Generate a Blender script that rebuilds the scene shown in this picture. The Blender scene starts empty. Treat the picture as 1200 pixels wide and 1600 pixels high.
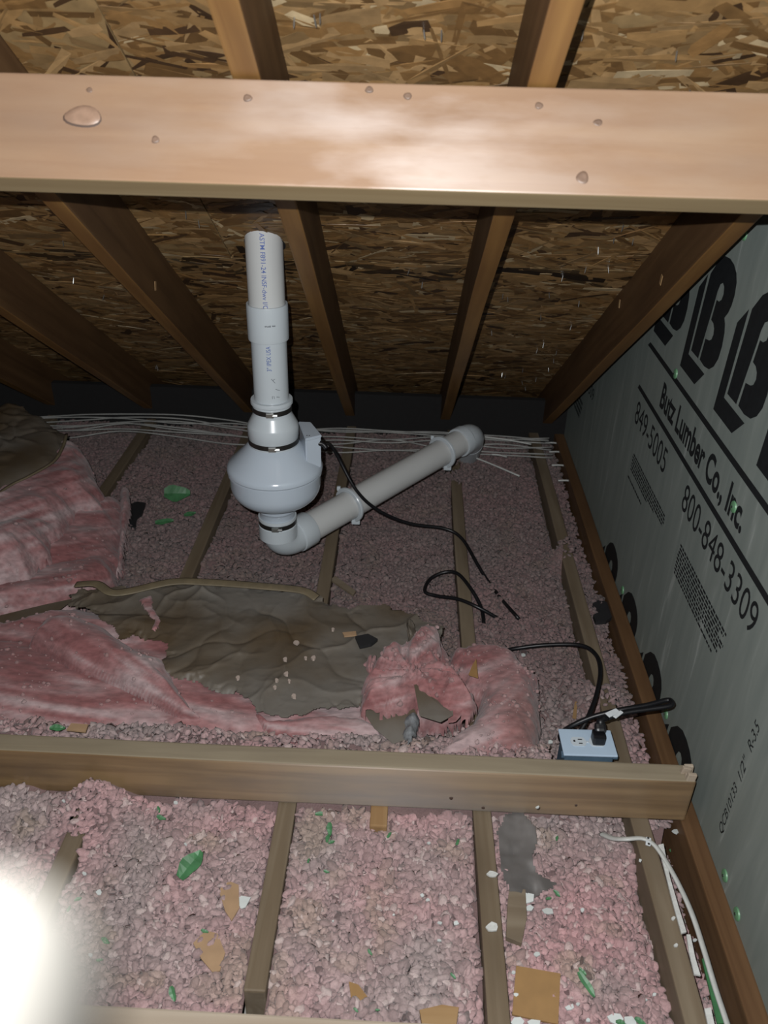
import bpy, bmesh, math, random
import numpy as np
from mathutils import Vector, Matrix

random.seed(7)
rng = np.random.default_rng(7)
scn = bpy.context.scene
COL = scn.collection
PI = math.pi

# ------------------------------------------------------------------ camera, light, exposure
# x to the right along the purlin, y towards the eave, z up; joist tops are z = 0 (metres)
F_PX, PITCH, YAW, ROLL, CAM_H = 1290.3, 0.5329, -0.025, 0.0266, 1.3981
SLOPE, RAFT_C = 0.6084, 0.7637


def camera_axes():
    cp, sp, cy, sy = math.cos(PITCH), math.sin(PITCH), math.cos(YAW), math.sin(YAW)
    f = Vector((sy * cp, cy * cp, -sp))
    r = Vector((cy, -sy, 0))
    u = r.cross(f)
    cr, sr = math.cos(ROLL), math.sin(ROLL)
    return f, cr * r + sr * u, -sr * r + cr * u


FWD, RIGHT, UP = camera_axes()
CAM = Vector((0, 0, CAM_H))
cd = bpy.data.cameras.new('camera')
cd.sensor_fit = 'VERTICAL'
cd.sensor_height = 32.0
cd.lens = F_PX / 1600 * 32.0
cd.clip_start = 0.005
cd.clip_end = 50
cd.dof.use_dof = True
cd.dof.focus_distance = 1.9
cd.dof.aperture_fstop = 5.0
cam = bpy.data.objects.new('camera', cd)
COL.objects.link(cam)
cam.matrix_world = Matrix(((RIGHT.x, UP.x, -FWD.x, CAM.x), (RIGHT.y, UP.y, -FWD.y, CAM.y),
                           (RIGHT.z, UP.z, -FWD.z, CAM.z), (0, 0, 0, 1)))
scn.camera = cam

w = bpy.data.worlds.new('world')
scn.world = w
w.use_nodes = True
w.node_tree.nodes['Background'].inputs[0].default_value = (0.5, 0.6, 0.8, 1)
w.node_tree.nodes['Background'].inputs[1].default_value = 0.001

fl = bpy.data.lights.new('camera_flash', 'POINT')      # the phone's flash, beside the lens
fl.energy = 138
fl.shadow_soft_size = 0.004
fl.color = (0.98, 0.99, 1.0)
flo = bpy.data.objects.new('camera_flash', fl)
COL.objects.link(flo)
flo.location = CAM + RIGHT * -0.042 + UP * 0.050

vs = scn.view_settings
vs.view_transform = 'Standard'
vs.look = 'None'
vs.exposure = 0.0
vs.gamma = 1.0
vs.use_curve_mapping = False


# ------------------------------------------------------------------ geometry helpers
def ray(px, py):
    return (FWD * F_PX + RIGHT * (px - 600) - UP * (py - 800)).normalized()


def pz(px, py, z=0.0):
    d = ray(px, py)
    return CAM + d * ((z - CAM.z) / d.z)


def pY(px, py, y):
    d = ray(px, py)
    return CAM + d * ((y - CAM.y) / d.y)


def pX(px, py, x):
    d = ray(px, py)
    return CAM + d * ((x - CAM.x) / d.x)


RN = Vector((0, math.sin(SLOPE), math.cos(SLOPE)))     # roof normal, upwards
RK = RN.dot(Vector((0, 0, CAM_H + RAFT_C)))
RD = Vector((0, math.cos(SLOPE), -math.sin(SLOPE)))    # down the roof


def proof(px, py, off=0.0):
    d = ray(px, py)
    return CAM + d * ((RK + off - RN.dot(CAM)) / RN.dot(d))


def project(P):
    d = P - np.array(CAM)
    z = d @ np.array(FWD)
    return 600 + F_PX * (d @ np.array(RIGHT)) / z, 800 - F_PX * (d @ np.array(UP)) / z, z


_lat = rng.random((64, 64))


def vnoise(x, y):
    xi, yi = np.floor(x).astype(int), np.floor(y).astype(int)
    fx, fy = x - xi, y - yi
    fx, fy = fx * fx * (3 - 2 * fx), fy * fy * (3 - 2 * fy)
    a, b = _lat[xi % 64, yi % 64], _lat[(xi + 1) % 64, yi % 64]
    c, d = _lat[xi % 64, (yi + 1) % 64], _lat[(xi + 1) % 64, (yi + 1) % 64]
    return (a * (1 - fx) + b * fx) * (1 - fy) + (c * (1 - fx) + d * fx) * fy


def fbm(x, y, o=4, seed=0.0):
    x = np.asarray(x, float) + seed * 7.31
    y = np.asarray(y, float) + seed * 3.17
    s = np.zeros(np.broadcast(x, y).shape)
    a, t = 1.0, 0.0
    for i in range(o):
        s = s + a * (vnoise(x, y) - 0.5)
        t += a
        a *= 0.5
        x, y = x * 2.03 + 11.7, y * 2.03 + 5.3
    return s / t * 2


def ridge(x, y, o=4, seed=0.0):
    x = np.asarray(x, float) + seed * 7.31
    y = np.asarray(y, float) + seed * 3.17
    s = np.zeros(np.broadcast(x, y).shape)
    a, t = 1.0, 0.0
    for i in range(o):
        s = s + a * (1 - np.abs(2 * vnoise(x, y) - 1))
        t += a
        a *= 0.5
        x, y = x * 2.03 + 11.7, y * 2.03 + 5.3
    return s / t


def tag(o, label=None, cat=None, group=None, kind=None):
    if label:
        o['label'] = label
    if cat:
        o['category'] = cat
    if group:
        o['group'] = group
    if kind:
        o['kind'] = kind
    return o


def thing(name, label, cat, loc, group=None, kind=None):
    o = bpy.data.objects.new(name, None)
    COL.objects.link(o)
    o.location = loc
    o.empty_display_size = 0.05
    return tag(o, label, cat, group, kind)


def world_loc(o):
    v = Vector(o.location)
    while o.parent:
        o = o.parent
        v = v + Vector(o.location)
    return v


def link(name, me, mat, parent=None, loc=None):
    """the mesh is given in world coordinates; its origin moves to loc (or the parent's)"""
    o = bpy.data.objects.new(name, me)
    COL.objects.link(o)
    if mat and not me.materials:
        me.materials.append(mat)
    if loc is not None:
        me.transform(Matrix.Translation(-Vector(loc)))
        if parent:
            o.location = Vector(loc) - world_loc(parent)
        else:
            o.location = loc
    elif parent is not None:
        me.transform(Matrix.Translation(-world_loc(parent)))
    if parent is not None:
        o.parent = parent
    return o


def mesh_from(verts, faces, smooth=False):
    me = bpy.data.meshes.new('m')
    me.from_pydata([tuple(v) for v in verts], [], [tuple(int(i) for i in f) for f in faces])
    if smooth:
        me.polygons.foreach_set('use_smooth', [True] * len(me.polygons))
    me.update()
    return me


def tri_mesh(V, F, color=None, smooth=True):
    me = bpy.data.meshes.new('m')
    k = F.shape[1]
    me.vertices.add(len(V))
    me.vertices.foreach_set('co', np.ascontiguousarray(V, dtype=np.float32).ravel())
    me.loops.add(F.size)
    me.loops.foreach_set('vertex_index', np.ascontiguousarray(F, dtype=np.int32).ravel())
    me.polygons.add(len(F))
    me.polygons.foreach_set('loop_start', np.arange(0, F.size, k, dtype=np.int32))
    me.polygons.foreach_set('loop_total', np.full(len(F), k, dtype=np.int32))
    me.polygons.foreach_set('use_smooth', np.full(len(F), smooth))
    if color is not None:
        a = me.color_attributes.new('col', 'FLOAT_COLOR', 'POINT')
        c = np.ones((len(V), 4), dtype=np.float32)
        c[:, :3] = color
        a.data.foreach_set('color', c.ravel())
    me.update()
    me.validate()
    return me


def bm_mesh(bm, smooth=False):
    me = bpy.data.meshes.new('m')
    bmesh.ops.recalc_face_normals(bm, faces=bm.faces)
    bm.to_mesh(me)
    bm.free()
    if smooth:
        me.polygons.foreach_set('use_smooth', [True] * len(me.polygons))
    return me


def box_bm(bm, c, sx, sy, sz, M=None, bev=0.0):
    r = bmesh.ops.create_cube(bm, size=1.0)
    vs_ = r['verts']
    bmesh.ops.scale(bm, vec=(sx, sy, sz), verts=vs_)
    if bev > 0:
        es = list({e for v in vs_ for e in v.link_edges})
        q = bmesh.ops.bevel(bm, geom=es, offset=bev, segments=2, affect='EDGES', profile=0.6)
        vs_ = list({v for f in q['faces'] for v in f.verts} | {v for v in vs_ if v.is_valid})
    if M is not None:
        bmesh.ops.transform(bm, matrix=M, verts=vs_)
    bmesh.ops.translate(bm, vec=c, verts=vs_)
    return vs_


def box_mesh(c, sx, sy, sz, M=None, bev=0.0):
    bm = bmesh.new()
    box_bm(bm, c, sx, sy, sz, M, bev)
    return bm_mesh(bm)


def catmull(pts, n=8):
    P = [Vector(p) for p in pts]
    P = [P[0] * 2 - P[1]] + P + [P[-1] * 2 - P[-2]]
    out = []
    for i in range(1, len(P) - 2):
        a, b, c, d = P[i - 1], P[i], P[i + 1], P[i + 2]
        for k in range(n):
            t = k / n
            out.append(0.5 * ((2 * b) + (c - a) * t + (2 * a - 5 * b + 4 * c - d) * t * t + (3 * b - a - 3 * c + d) * t ** 3))
    out.append(P[-2])
    return out


def tube_mesh(pts, r, n=8, flat=1.0, close=True, hint=Vector((0, 0, 1))):
    V, Fc = [], []
    m = len(pts)
    prev = None
    for i, p in enumerate(pts):
        t = (pts[min(i + 1, m - 1)] - pts[max(i - 1, 0)]).normalized()
        if prev is None:
            h = hint if abs(t.dot(hint)) < 0.95 else Vector((1, 0, 0))
            a = (h - t * h.dot(t)).normalized()
        else:
            a = (prev - t * prev.dot(t)).normalized()
        prev = a
        b = t.cross(a)
        rr = r[i] if isinstance(r, (list, tuple)) else r
        for k in range(n):
            an = 2 * PI * k / n
            V.append(p + a * (math.cos(an) * rr * flat) + b * (math.sin(an) * rr))
    for i in range(m - 1):
        for k in range(n):
            Fc.append((i * n + k, i * n + (k + 1) % n, (i + 1) * n + (k + 1) % n, (i + 1) * n + k))
    if close:
        Fc.append(tuple(range(n))[::-1])
        Fc.append(tuple(range((m - 1) * n, m * n)))
    return mesh_from(V, Fc, True)


def frame_from(axis):
    a = Vector(axis).normalized()
    h = Vector((0, 0, 1)) if abs(a.z) < 0.9 else Vector((0, -1, 0))
    u = (h - a * h.dot(a)).normalized()
    return a, u, a.cross(u)


def lathe_mesh(prof, org=(0, 0, 0), axis=(0, 0, 1), n=64, closed=False):
    """prof: list of (r, t) along axis from org"""
    a, u, v = frame_from(axis)
    org = Vector(org)
    V, Fc = [], []
    for r, t in prof:
        for k in range(n):
            an = 2 * PI * k / n
            V.append(org + a * t + u * (math.cos(an) * r) + v * (math.sin(an) * r))
    m = len(prof)
    for i in range(m - 1 + (1 if closed else 0)):
        j = (i + 1) % m
        for k in range(n):
            Fc.append((i * n + k, i * n + (k + 1) % n, j * n + (k + 1) % n, j * n + k))
    me = mesh_from(V, Fc, True)
    bm = bmesh.new()
    bm.from_mesh(me)
    bmesh.ops.recalc_face_normals(bm, faces=bm.faces)
    for e in bm.edges:
        if len(e.link_faces) == 2 and e.calc_face_angle(0) > math.radians(28):
            e.smooth = False
    bm.to_mesh(me)
    bm.free()
    return me


# ------------------------------------------------------------------ materials
ALB = 0.64          # overall reflectance scale, lowered to weaken bounced light


def dim(c):
    return tuple(v * ALB for v in c)


def newmat(name):
    m = bpy.data.materials.new(name)
    m.use_nodes = True
    nt = m.node_tree
    return m, nt, nt.nodes['Principled BSDF'], nt.nodes.new, nt.links.new


def ramp(nt, stops):
    r = nt.nodes.new('ShaderNodeValToRGB')
    el = r.color_ramp.elements
    while len(el) < len(stops):
        el.new(0.5)
    for e, (p, c) in zip(el, stops):
        e.position = p
        e.color = (*c, 1)
    return r


def plain(name, c, rough=0.6, metal=0.0, spec=0.5, var=0.12, bump=0.0, scale=60):
    m, nt, b, N, L = newmat(name)
    tc = N('ShaderNodeTexCoord')
    n = N('ShaderNodeTexNoise')
    n.inputs['Scale'].default_value = scale
    n.inputs['Detail'].default_value = 4
    L(tc.outputs['Object'], n.inputs['Vector'])
    c = dim(c)
    r = ramp(nt, [(0.25, tuple(v * (1 - var) for v in c)), (0.75, tuple(min(1, v * (1 + var)) for v in c))])
    L(n.outputs['Fac'], r.inputs['Fac'])
    L(r.outputs['Color'], b.inputs['Base Color'])
    b.inputs['Roughness'].default_value = rough
    b.inputs['Metallic'].default_value = metal
    b.inputs['Specular IOR Level'].default_value = spec
    if bump:
        bp = N('ShaderNodeBump')
        bp.inputs['Strength'].default_value = bump
        bp.inputs['Distance'].default_value = 0.004
        L(n.outputs['Fac'], bp.inputs['Height'])
        L(bp.outputs['Normal'], b.inputs['Normal'])
    return m


def wood(name, c1, c2, dark, rough=0.5, spec=0.4, aniso=0.0, stain=0.5, bump=0.25, ior=1.5, patch=0.0):
    m, nt, b, N, L = newmat(name)
    tc = N('ShaderNodeTexCoord')
    oi = N('ShaderNodeObjectInfo')
    add = N('ShaderNodeVectorMath')
    add.operation = 'MULTIPLY_ADD'
    L(oi.outputs['Random'], add.inputs[0])
    add.inputs[1].default_value = (13.0, 7.0, 5.0)
    L(tc.outputs['Object'], add.inputs[2])
    mp = N('ShaderNodeMapping')
    mp.inputs['Scale'].default_value = (1.6, 34, 34)
    L(add.outputs[0], mp.inputs['Vector'])
    g = N('ShaderNodeTexNoise')
    g.inputs['Scale'].default_value = 1.0
    g.inputs['Detail'].default_value = 6
    g.inputs['Distortion'].default_value = 0.6
    L(mp.outputs[0], g.inputs['Vector'])
    r = ramp(nt, [(0.37, dim(c2)), (0.63, dim(c1))])
    L(g.outputs['Fac'], r.inputs['Fac'])
    mp2 = N('ShaderNodeMapping')
    mp2.inputs['Scale'].default_value = (2.2, 9, 9)
    L(add.outputs[0], mp2.inputs['Vector'])
    s = N('ShaderNodeTexNoise')
    s.inputs['Scale'].default_value = 1.4
    s.inputs['Detail'].default_value = 5
    L(mp2.outputs[0], s.inputs['Vector'])
    r2 = ramp(nt, [(0.42, (0, 0, 0)), (0.72, (1, 1, 1))])
    L(s.outputs['Fac'], r2.inputs['Fac'])
    mul = N('ShaderNodeMath')
    mul.operation = 'MULTIPLY'
    mul.inputs[1].default_value = stain
    L(r2.outputs['Color'], mul.inputs[0])
    mx = N('ShaderNodeMix')
    mx.data_type = 'RGBA'
    L(mul.outputs[0], mx.inputs[0])
    L(r.outputs['Color'], mx.inputs[6])
    mx.inputs[7].default_value = (*dim(dark), 1)
    L(mx.outputs[2], b.inputs['Base Color'])
    rr = N('ShaderNodeMapRange')
    rr.inputs[3].default_value = rough - 0.08
    rr.inputs[4].default_value = rough + 0.12
    L(s.outputs['Fac'], rr.inputs[0])
    L(rr.outputs[0], b.inputs['Roughness'])
    b.inputs['Specular IOR Level'].default_value = spec
    b.inputs['IOR'].default_value = ior
    if patch:                       # worn, handled patches shine more than the rest
        mp3 = N('ShaderNodeMapping')
        mp3.inputs['Scale'].default_value = (5, 16, 16)
        L(add.outputs[0], mp3.inputs['Vector'])
        pn_ = N('ShaderNodeTexNoise')
        pn_.inputs['Scale'].default_value = 1.0
        pn_.inputs['Detail'].default_value = 7
        L(mp3.outputs[0], pn_.inputs['Vector'])
        pr = N('ShaderNodeMapRange')
        pr.inputs[1].default_value = .38
        pr.inputs[2].default_value = .62
        pr.inputs[3].default_value = spec * .12
        pr.inputs[4].default_value = spec
        L(pn_.outputs['Fac'], pr.inputs[0])
        L(pr.outputs[0], b.inputs['Specular IOR Level'])
    bp = N('ShaderNodeBump')
    bp.inputs['Strength'].default_value = bump
    bp.inputs['Distance'].default_value = 0.002
    L(g.outputs['Fac'], bp.inputs['Height'])
    L(bp.outputs['Normal'], b.inputs['Normal'])
    if aniso:                       # planed grain: the sheen spreads across the grain
        vt = N('ShaderNodeVectorTransform')
        vt.vector_type = 'VECTOR'
        vt.convert_from = 'OBJECT'
        vt.convert_to = 'WORLD'
        vt.inputs[0].default_value = (1, 0, 0)
        ge = N('ShaderNodeNewGeometry')
        cr = N('ShaderNodeVectorMath')
        cr.operation = 'CROSS_PRODUCT'
        L(ge.outputs['Normal'], cr.inputs[0])
        L(vt.outputs[0], cr.inputs[1])
        L(cr.outputs[0], b.inputs['Tangent'])
        b.inputs['Anisotropic'].default_value = aniso
    return m


def attr_mat(name, rough=0.9, spec=0.15, noise=0.0, scale=200, bump=0.0, sheen=0.0, streak=None):
    m, nt, b, N, L = newmat(name)
    a = N('ShaderNodeAttribute')
    a.attribute_name = 'col'
    out = a.outputs['Color']
    if noise or bump:
        tc = N('ShaderNodeTexCoord')
        mp = N('ShaderNodeMapping')
        mp.inputs['Scale'].default_value = streak or (1, 1, 1)
        L(tc.outputs['Object'], mp.inputs['Vector'])
        n = N('ShaderNodeTexNoise')
        n.inputs['Scale'].default_value = scale
        n.inputs['Detail'].default_value = 6
        L(mp.outputs[0], n.inputs['Vector'])
        mr = N('ShaderNodeMapRange')
        mr.inputs[1].default_value = 0.25
        mr.inputs[2].default_value = 0.75
        mr.inputs[3].default_value = (1 - noise) * ALB
        mr.inputs[4].default_value = (1 + noise) * ALB
        L(n.outputs['Fac'], mr.inputs[0])
        mx = N('ShaderNodeVectorMath')
        mx.operation = 'SCALE'
        L(out, mx.inputs[0])
        L(mr.outputs[0], mx.inputs['Scale'])
        out = mx.outputs[0]
        if bump:
            bp = N('ShaderNodeBump')
            bp.inputs['Strength'].default_value = bump
            bp.inputs['Distance'].default_value = 0.004
            L(n.outputs['Fac'], bp.inputs['Height'])
            L(bp.outputs['Normal'], b.inputs['Normal'])
    L(out, b.inputs['Base Color'])
    b.inputs['Roughness'].default_value = rough
    b.inputs['Specular IOR Level'].default_value = spec
    b.inputs['Sheen Weight'].default_value = sheen
    return m


M_PURLIN = wood('purlin_wood', (.375, .24, .148), (.325, .20, .122), (.255, .158, .105), .50, 1.0, .72, .6, .3, 1.75, 1.0)
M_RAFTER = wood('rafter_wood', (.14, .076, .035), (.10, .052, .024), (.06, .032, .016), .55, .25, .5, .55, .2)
M_JOIST = wood('joist_wood', (.27, .215, .15), (.205, .155, .102), (.125, .092, .06), .55, .35, .6, .6, .2)
M_BEAM = wood('beam_wood', (.35, .22, .10), (.22, .13, .055), (.09, .052, .026), .45, .9, .85, .85, .15, 1.8)
M_ENDJ = wood('end_joist_wood', (.19, .105, .05), (.13, .068, .032), (.08, .042, .02), .55, .3, .5, .5, .2)
M_BLOCK = wood('block_wood', (.45, .29, .14), (.37, .22, .10), (.25, .15, .07), .6, .25, 0, .4, .2)
M_PALE = wood('pale_board', (.55, .46, .36), (.47, .38, .29), (.36, .28, .2), .6, .3, 0, .4, .2)
M_PEDGE = wood('purlin_edge', (.30, .225, .125), (.25, .18, .095), (.2, .14, .075), .6, .3, 0, .5, .2)
M_BTOP = wood('beam_top', (.37, .31, .215), (.30, .245, .165), (.19, .15, .10), .6, .4, .5, .6, .2)
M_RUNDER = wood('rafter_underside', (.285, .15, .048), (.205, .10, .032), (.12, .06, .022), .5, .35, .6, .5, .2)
M_KNOT = plain('knot_wood', (.21, .135, .095), .5, var=.25, scale=90)
M_KNOTP = plain('pale_knot_wood', (.33, .21, .145), .45, var=.15, scale=90)
M_KNOTD = plain('knot_ring', (.09, .055, .04), .7)
M_STRAND = attr_mat('wood_strand', .5, .4, .22, 40, .25, 0, (1, 1, 1))
M_OSB = plain('strand_board', (.30, .19, .08), .6, var=.3, scale=30)
M_TUFT = attr_mat('loose_fiberglass', .95, .05, .15, 260, .4, .16)
M_FLUFF = attr_mat('fiberglass_wool', .9, .1, .30, 38, .5, .15, (1, 2.2, 2.2))
M_PVC = plain('white_pvc', (.66, .72, .76), .28, spec=.5, var=.02, scale=8)
M_PVCP = plain('white_pvc_pipe', (.70, .71, .70), .3, spec=.5, var=.03, scale=8)
M_FAN = plain('white_fan_plastic', (.62, .70, .79), .16, spec=.5, var=.01, scale=8)
M_STEEL = plain('clamp_steel', (.10, .095, .09), .35, .8, var=.2)
M_BRIGHT = plain('bright_steel', (.6, .6, .58), .3, .9)
M_BLACK = plain('black_rubber', (.008, .008, .010), .4, spec=.4)
M_INK = plain('black_ink', (.010, .012, .014), .65, spec=.3, var=.3)
M_BLUEINK = plain('blue_ink', (.10, .16, .45), .6)
M_GREYINK = plain('grey_ink', (.12, .13, .15), .6)
M_WCABLE = plain('white_cable', (.62, .63, .60), .45, var=.08)
M_DUSTY = plain('dusty_white_cable', (.40, .40, .38), .6, var=.25, scale=12)
M_EAVE = plain('eave_shade_black', (.006, .005, .005), .9, var=.3)  # shade of the unlit eave put into a near-black colour
M_PLATE = plain('cover_plate', (.55, .70, .86), .35, var=.02)
M_RECEP = plain('receptacle_white', (.66, .74, .80), .35, var=.02)
M_BOX = plain('metal_box', (.16, .26, .36), .4, .4, var=.15)
M_TAG = plain('white_tag', (.80, .85, .88), .5, var=.05)
M_GREEN = plain('green_scrap', (.065, .215, .085), .5, var=.25, scale=40)
M_GREENL = plain('green_cap', (.16, .36, .19), .45, var=.15)
M_CHIP = plain('white_chip', (.72, .76, .74), .7, var=.06)
M_CRUMB = plain('pale_crumb', (.52, .42, .36), .8)
M_CARD = plain('brown_card', (.36, .205, .075), .7, var=.1, scale=30)
M_TAN = plain('tan_scrap', (.45, .29, .165), .7, var=.12, scale=30)
M_GREYPL = plain('grey_plastic', (.15, .14, .135), .45, var=.2, scale=18)
M_LINT = plain('grey_lint', (.20, .21, .22), .95, var=.35, scale=150)
M_DARK = plain('dark_scrap', (.02, .02, .022), .6)
M_DRYWALL = plain('ceiling_drywall', (.4, .38, .35), .9)
M_SKIN = plain('near_black_finger', (.0105, .010, .0090), .95, spec=.0, var=.06)  # made-up near-black finger tone, keeps the close flash from burning it out
M_PLASTER = plain('plaster', (.70, .71, .68), .85, var=.1, scale=120, bump=.4)


def foam_board():
    m, nt, b, N, L = newmat('foam_board_facing')
    tc = N('ShaderNodeTexCoord')
    mp = N('ShaderNodeMapping')
    mp.inputs['Scale'].default_value = (1, 9, 1.1)
    mp.inputs['Rotation'].default_value = (0.12, 0, 0)
    L(tc.outputs['Object'], mp.inputs['Vector'])
    n = N('ShaderNodeTexNoise')
    n.inputs['Scale'].default_value = 3.5
    n.inputs['Detail'].default_value = 8
    n.inputs['Distortion'].default_value = 0.5
    L(mp.outputs[0], n.inputs['Vector'])
    r = ramp(nt, [(0.30, dim((.245, .285, .265))), (0.55, dim((.285, .325, .30))), (0.64, dim((.315, .355, .33))), (0.70, dim((.42, .46, .435)))])
    L(n.outputs['Fac'], r.inputs['Fac'])
    L(r.outputs['Color'], b.inputs['Base Color'])
    b.inputs['Roughness'].default_value = 0.5
    b.inputs['Specular IOR Level'].default_value = 0.35
    bp = N('ShaderNodeBump')
    bp.inputs['Strength'].default_value = 0.12
    bp.inputs['Distance'].default_value = 0.003
    L(n.outputs['Fac'], bp.inputs['Height'])
    L(bp.outputs['Normal'], b.inputs['Normal'])
    return m


M_FOAM = foam_board()


def kraft_mat():
    m, nt, b, N, L = newmat('kraft_paper')
    tc = N('ShaderNodeTexCoord')
    n = N('ShaderNodeTexNoise')
    n.inputs['Scale'].default_value = 3.2
    n.inputs['Detail'].default_value = 8
    L(tc.outputs['Object'], n.inputs['Vector'])
    r = ramp(nt, [(0.34, dim((.098, .064, .032))), (0.48, dim((.145, .118, .088))), (0.62, dim((.20, .182, .158)))])
    L(n.outputs['Fac'], r.inputs['Fac'])
    L(r.outputs['Color'], b.inputs['Base Color'])
    b.inputs['Roughness'].default_value = 0.5
    b.inputs['Specular IOR Level'].default_value = 0.35
    bp = N('ShaderNodeBump')
    bp.inputs['Strength'].default_value = 0.3
    bp.inputs['Distance'].default_value = 0.004
    n2 = N('ShaderNodeTexNoise')
    n2.inputs['Scale'].default_value = 30
    n2.inputs['Detail'].default_value = 5
    L(tc.outputs['Object'], n2.inputs['Vector'])
    L(n2.outputs['Fac'], bp.inputs['Height'])
    L(bp.outputs['Normal'], b.inputs['Normal'])
    return m


M_KRAFT = kraft_mat()
M_KRAFTE = plain('kraft_fold', (.19, .15, .09), .6, var=.2, scale=40)

# ------------------------------------------------------------------ lumber
W = 0.0381


def lumber(name, label, cat, p0, p1, up, wid, hgt, mat, group=None, kind=None, bev=0.004, parent=None, wob=0.0015, edge=None, sides='tb'):
    """a board from p0 to p1 (centre line of its section), wid across, hgt along up"""
    p0, p1 = Vector(p0), Vector(p1)
    X = (p1 - p0)
    Ln = X.length
    X.normalize()
    Z = (Vector(up) - X * Vector(up).dot(X)).normalized()
    Y = Z.cross(X)
    bm = bmesh.new()
    box_bm(bm, (Ln / 2, 0, 0), Ln, wid, hgt, bev=bev)
    n = max(2, int(Ln / 0.12))
    for i in range(1, n):
        g = bm.verts[:] + bm.edges[:] + bm.faces[:]
        bmesh.ops.bisect_plane(bm, geom=g, plane_co=(Ln * i / n, 0, 0), plane_no=(1, 0, 0))
    sd = random.random() * 40
    for v in bm.verts:
        t = v.co.x
        v.co.y += wob * math.sin(t * 2.1 + sd) + wob * .5 * math.sin(t * 7.7 + sd * 3)
        v.co.z += wob * .6 * math.sin(t * 2.9 + sd * 2)
    me = bm_mesh(bm)
    o = bpy.data.objects.new(name, me)
    COL.objects.link(o)
    me.materials.append(mat)
    if edge:            # the sawn narrow faces differ from the wide ones
        me.materials.append(edge)
        for p in me.polygons:
            if (p.normal.z > .6 and 't' in sides) or (p.normal.z < -.6 and 'b' in sides):
                p.material_index = 1
    o.matrix_world = Matrix(((X.x, Y.x, Z.x, p0.x), (X.y, Y.y, Z.y, p0.y), (X.z, Y.z, Z.z, p0.z), (0, 0, 0, 1)))
    return tag(o, label, cat, group, kind)


# setting: drywall under the joists, roof sheathing, gable wall, added black eave board
fl_me = box_mesh((-0.75, 1.6, -0.155), 3.2, 4.2, 0.02)
tag(link('floor', fl_me, M_DRYWALL, loc=(-0.75, 1.6, -0.155)), 'pale drywall ceiling of the room below, under the pink insulation', 'floor', kind='structure')
tag(link('eave_shade_board', box_mesh((-0.79, 3.055, -.0), 3.0, 0.03, 0.28), M_EAVE, loc=(-0.79, 3.055, 0)),  # board added so the far end reads as dark as an unlit eave
    'added black board making the shade along the eave behind the cables', 'wall', kind='structure')

RAFT_H = 0.141


def rp(x, y, off=0.0):
    """point over/under the rafter underside plane at plan position (x, y of the underside)"""
    z = (RK - RN.y * y) / RN.z
    return Vector((x, y, z)) + RN * off


ceil = thing('ceiling', 'strand board roof sheathing sloping down to the eave above the rafters', 'roof sheathing', rp(-0.6, 2.0, RAFT_H), kind='structure')
SEAM_Y = 1.99       # plan y (on the underside plane) of the joint between the two courses of boards


def strands(x0, x1, y0, y1, n, seed):
    r = np.random.default_rng(seed)
    rd, rn = np.array(RD), np.array(RN)
    cs = SLOPE
    V, Fc, C = [], [], []
    pal = np.array([(.27, .155, .06), (.215, .115, .04), (.32, .195, .085), (.145, .075, .025), (.06, .03, .012), (.44, .33, .19), (.20, .12, .05)])
    wts = np.array([.26, .22, .17, .15, .06, .06, .08])
    s0, s1 = y0 / math.cos(cs), y1 / math.cos(cs)
    base = np.array(rp(0, 0, RAFT_H))
    for i in range(n):
        L_ = r.uniform(.035, .15)
        Wd = r.uniform(.010, .038) * (0.5 if r.random() < .35 else 1)
        an = r.normal(0, .42) if r.random() < .86 else r.uniform(-1.5, 1.5)
        cx, cs_ = r.uniform(x0, x1), r.uniform(s0, s1)
        m = r.integers(2, 4)
        t = np.linspace(-.5, .5, m + 1)
        top = [(tt * L_, Wd * (.5 + r.uniform(-.22, .16)) * (.75 if k in (0, m) else 1)) for k, tt in enumerate(t)]
        bot = [(tt * L_ + r.uniform(-.006, .006), -Wd * (.5 + r.uniform(-.22, .16)) * (.75 if k in (0, m) else 1)) for k, tt in enumerate(t)]
        pts = np.array(top + bot[::-1])
        ca, sa = math.cos(an), math.sin(an)
        q = pts @ np.array([[ca, sa], [-sa, ca]])
        q[:, 0] = np.clip(q[:, 0] + cx, x0, x1)
        q[:, 1] = np.clip(q[:, 1] + cs_, s0, s1)
        lift = -(0.0004 + r.random() * .0016)
        tl = r.normal(0, .014)
        tl2 = r.normal(0, .03)
        z = lift - np.abs(tl * (pts[:, 0])) - tl2 * pts[:, 1] * .5
        z = np.minimum(z, -.0002)
        b0 = len(V)
        for (a, s), zz in zip(q, z):
            V.append(base + np.array((a, 0, 0)) + rd * s + rn * zz)
        Fc.append(tuple(range(b0, b0 + len(pts))))
        c = pal[r.choice(7, p=wts)] * r.uniform(.8, 1.38)
        yy = cs_ * math.cos(cs)
        if abs(yy - SEAM_Y - .03) < .045 and r.random() < .4:      # the smudged black print along the joint
            c = c * .22
        C += [c] * len(pts)
    me = mesh_from(V, Fc)
    a = me.color_attributes.new('col', 'FLOAT_COLOR', 'POINT')
    cc = np.ones((len(V), 4), dtype=np.float32)
    cc[:, :3] = np.array(C)
    a.data.foreach_set('color', cc.ravel())
    return me


def roof_slab(x0, x1, y0, y1):
    a = [rp(x, y, RAFT_H + o) for o in (0, .011) for y in (y0, y1) for x in (x0, x1)]
    return mesh_from(a, [(0, 1, 3, 2), (4, 6, 7, 5), (0, 4, 5, 1), (2, 3, 7, 6), (0, 2, 6, 4), (1, 5, 7, 3)])


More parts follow.
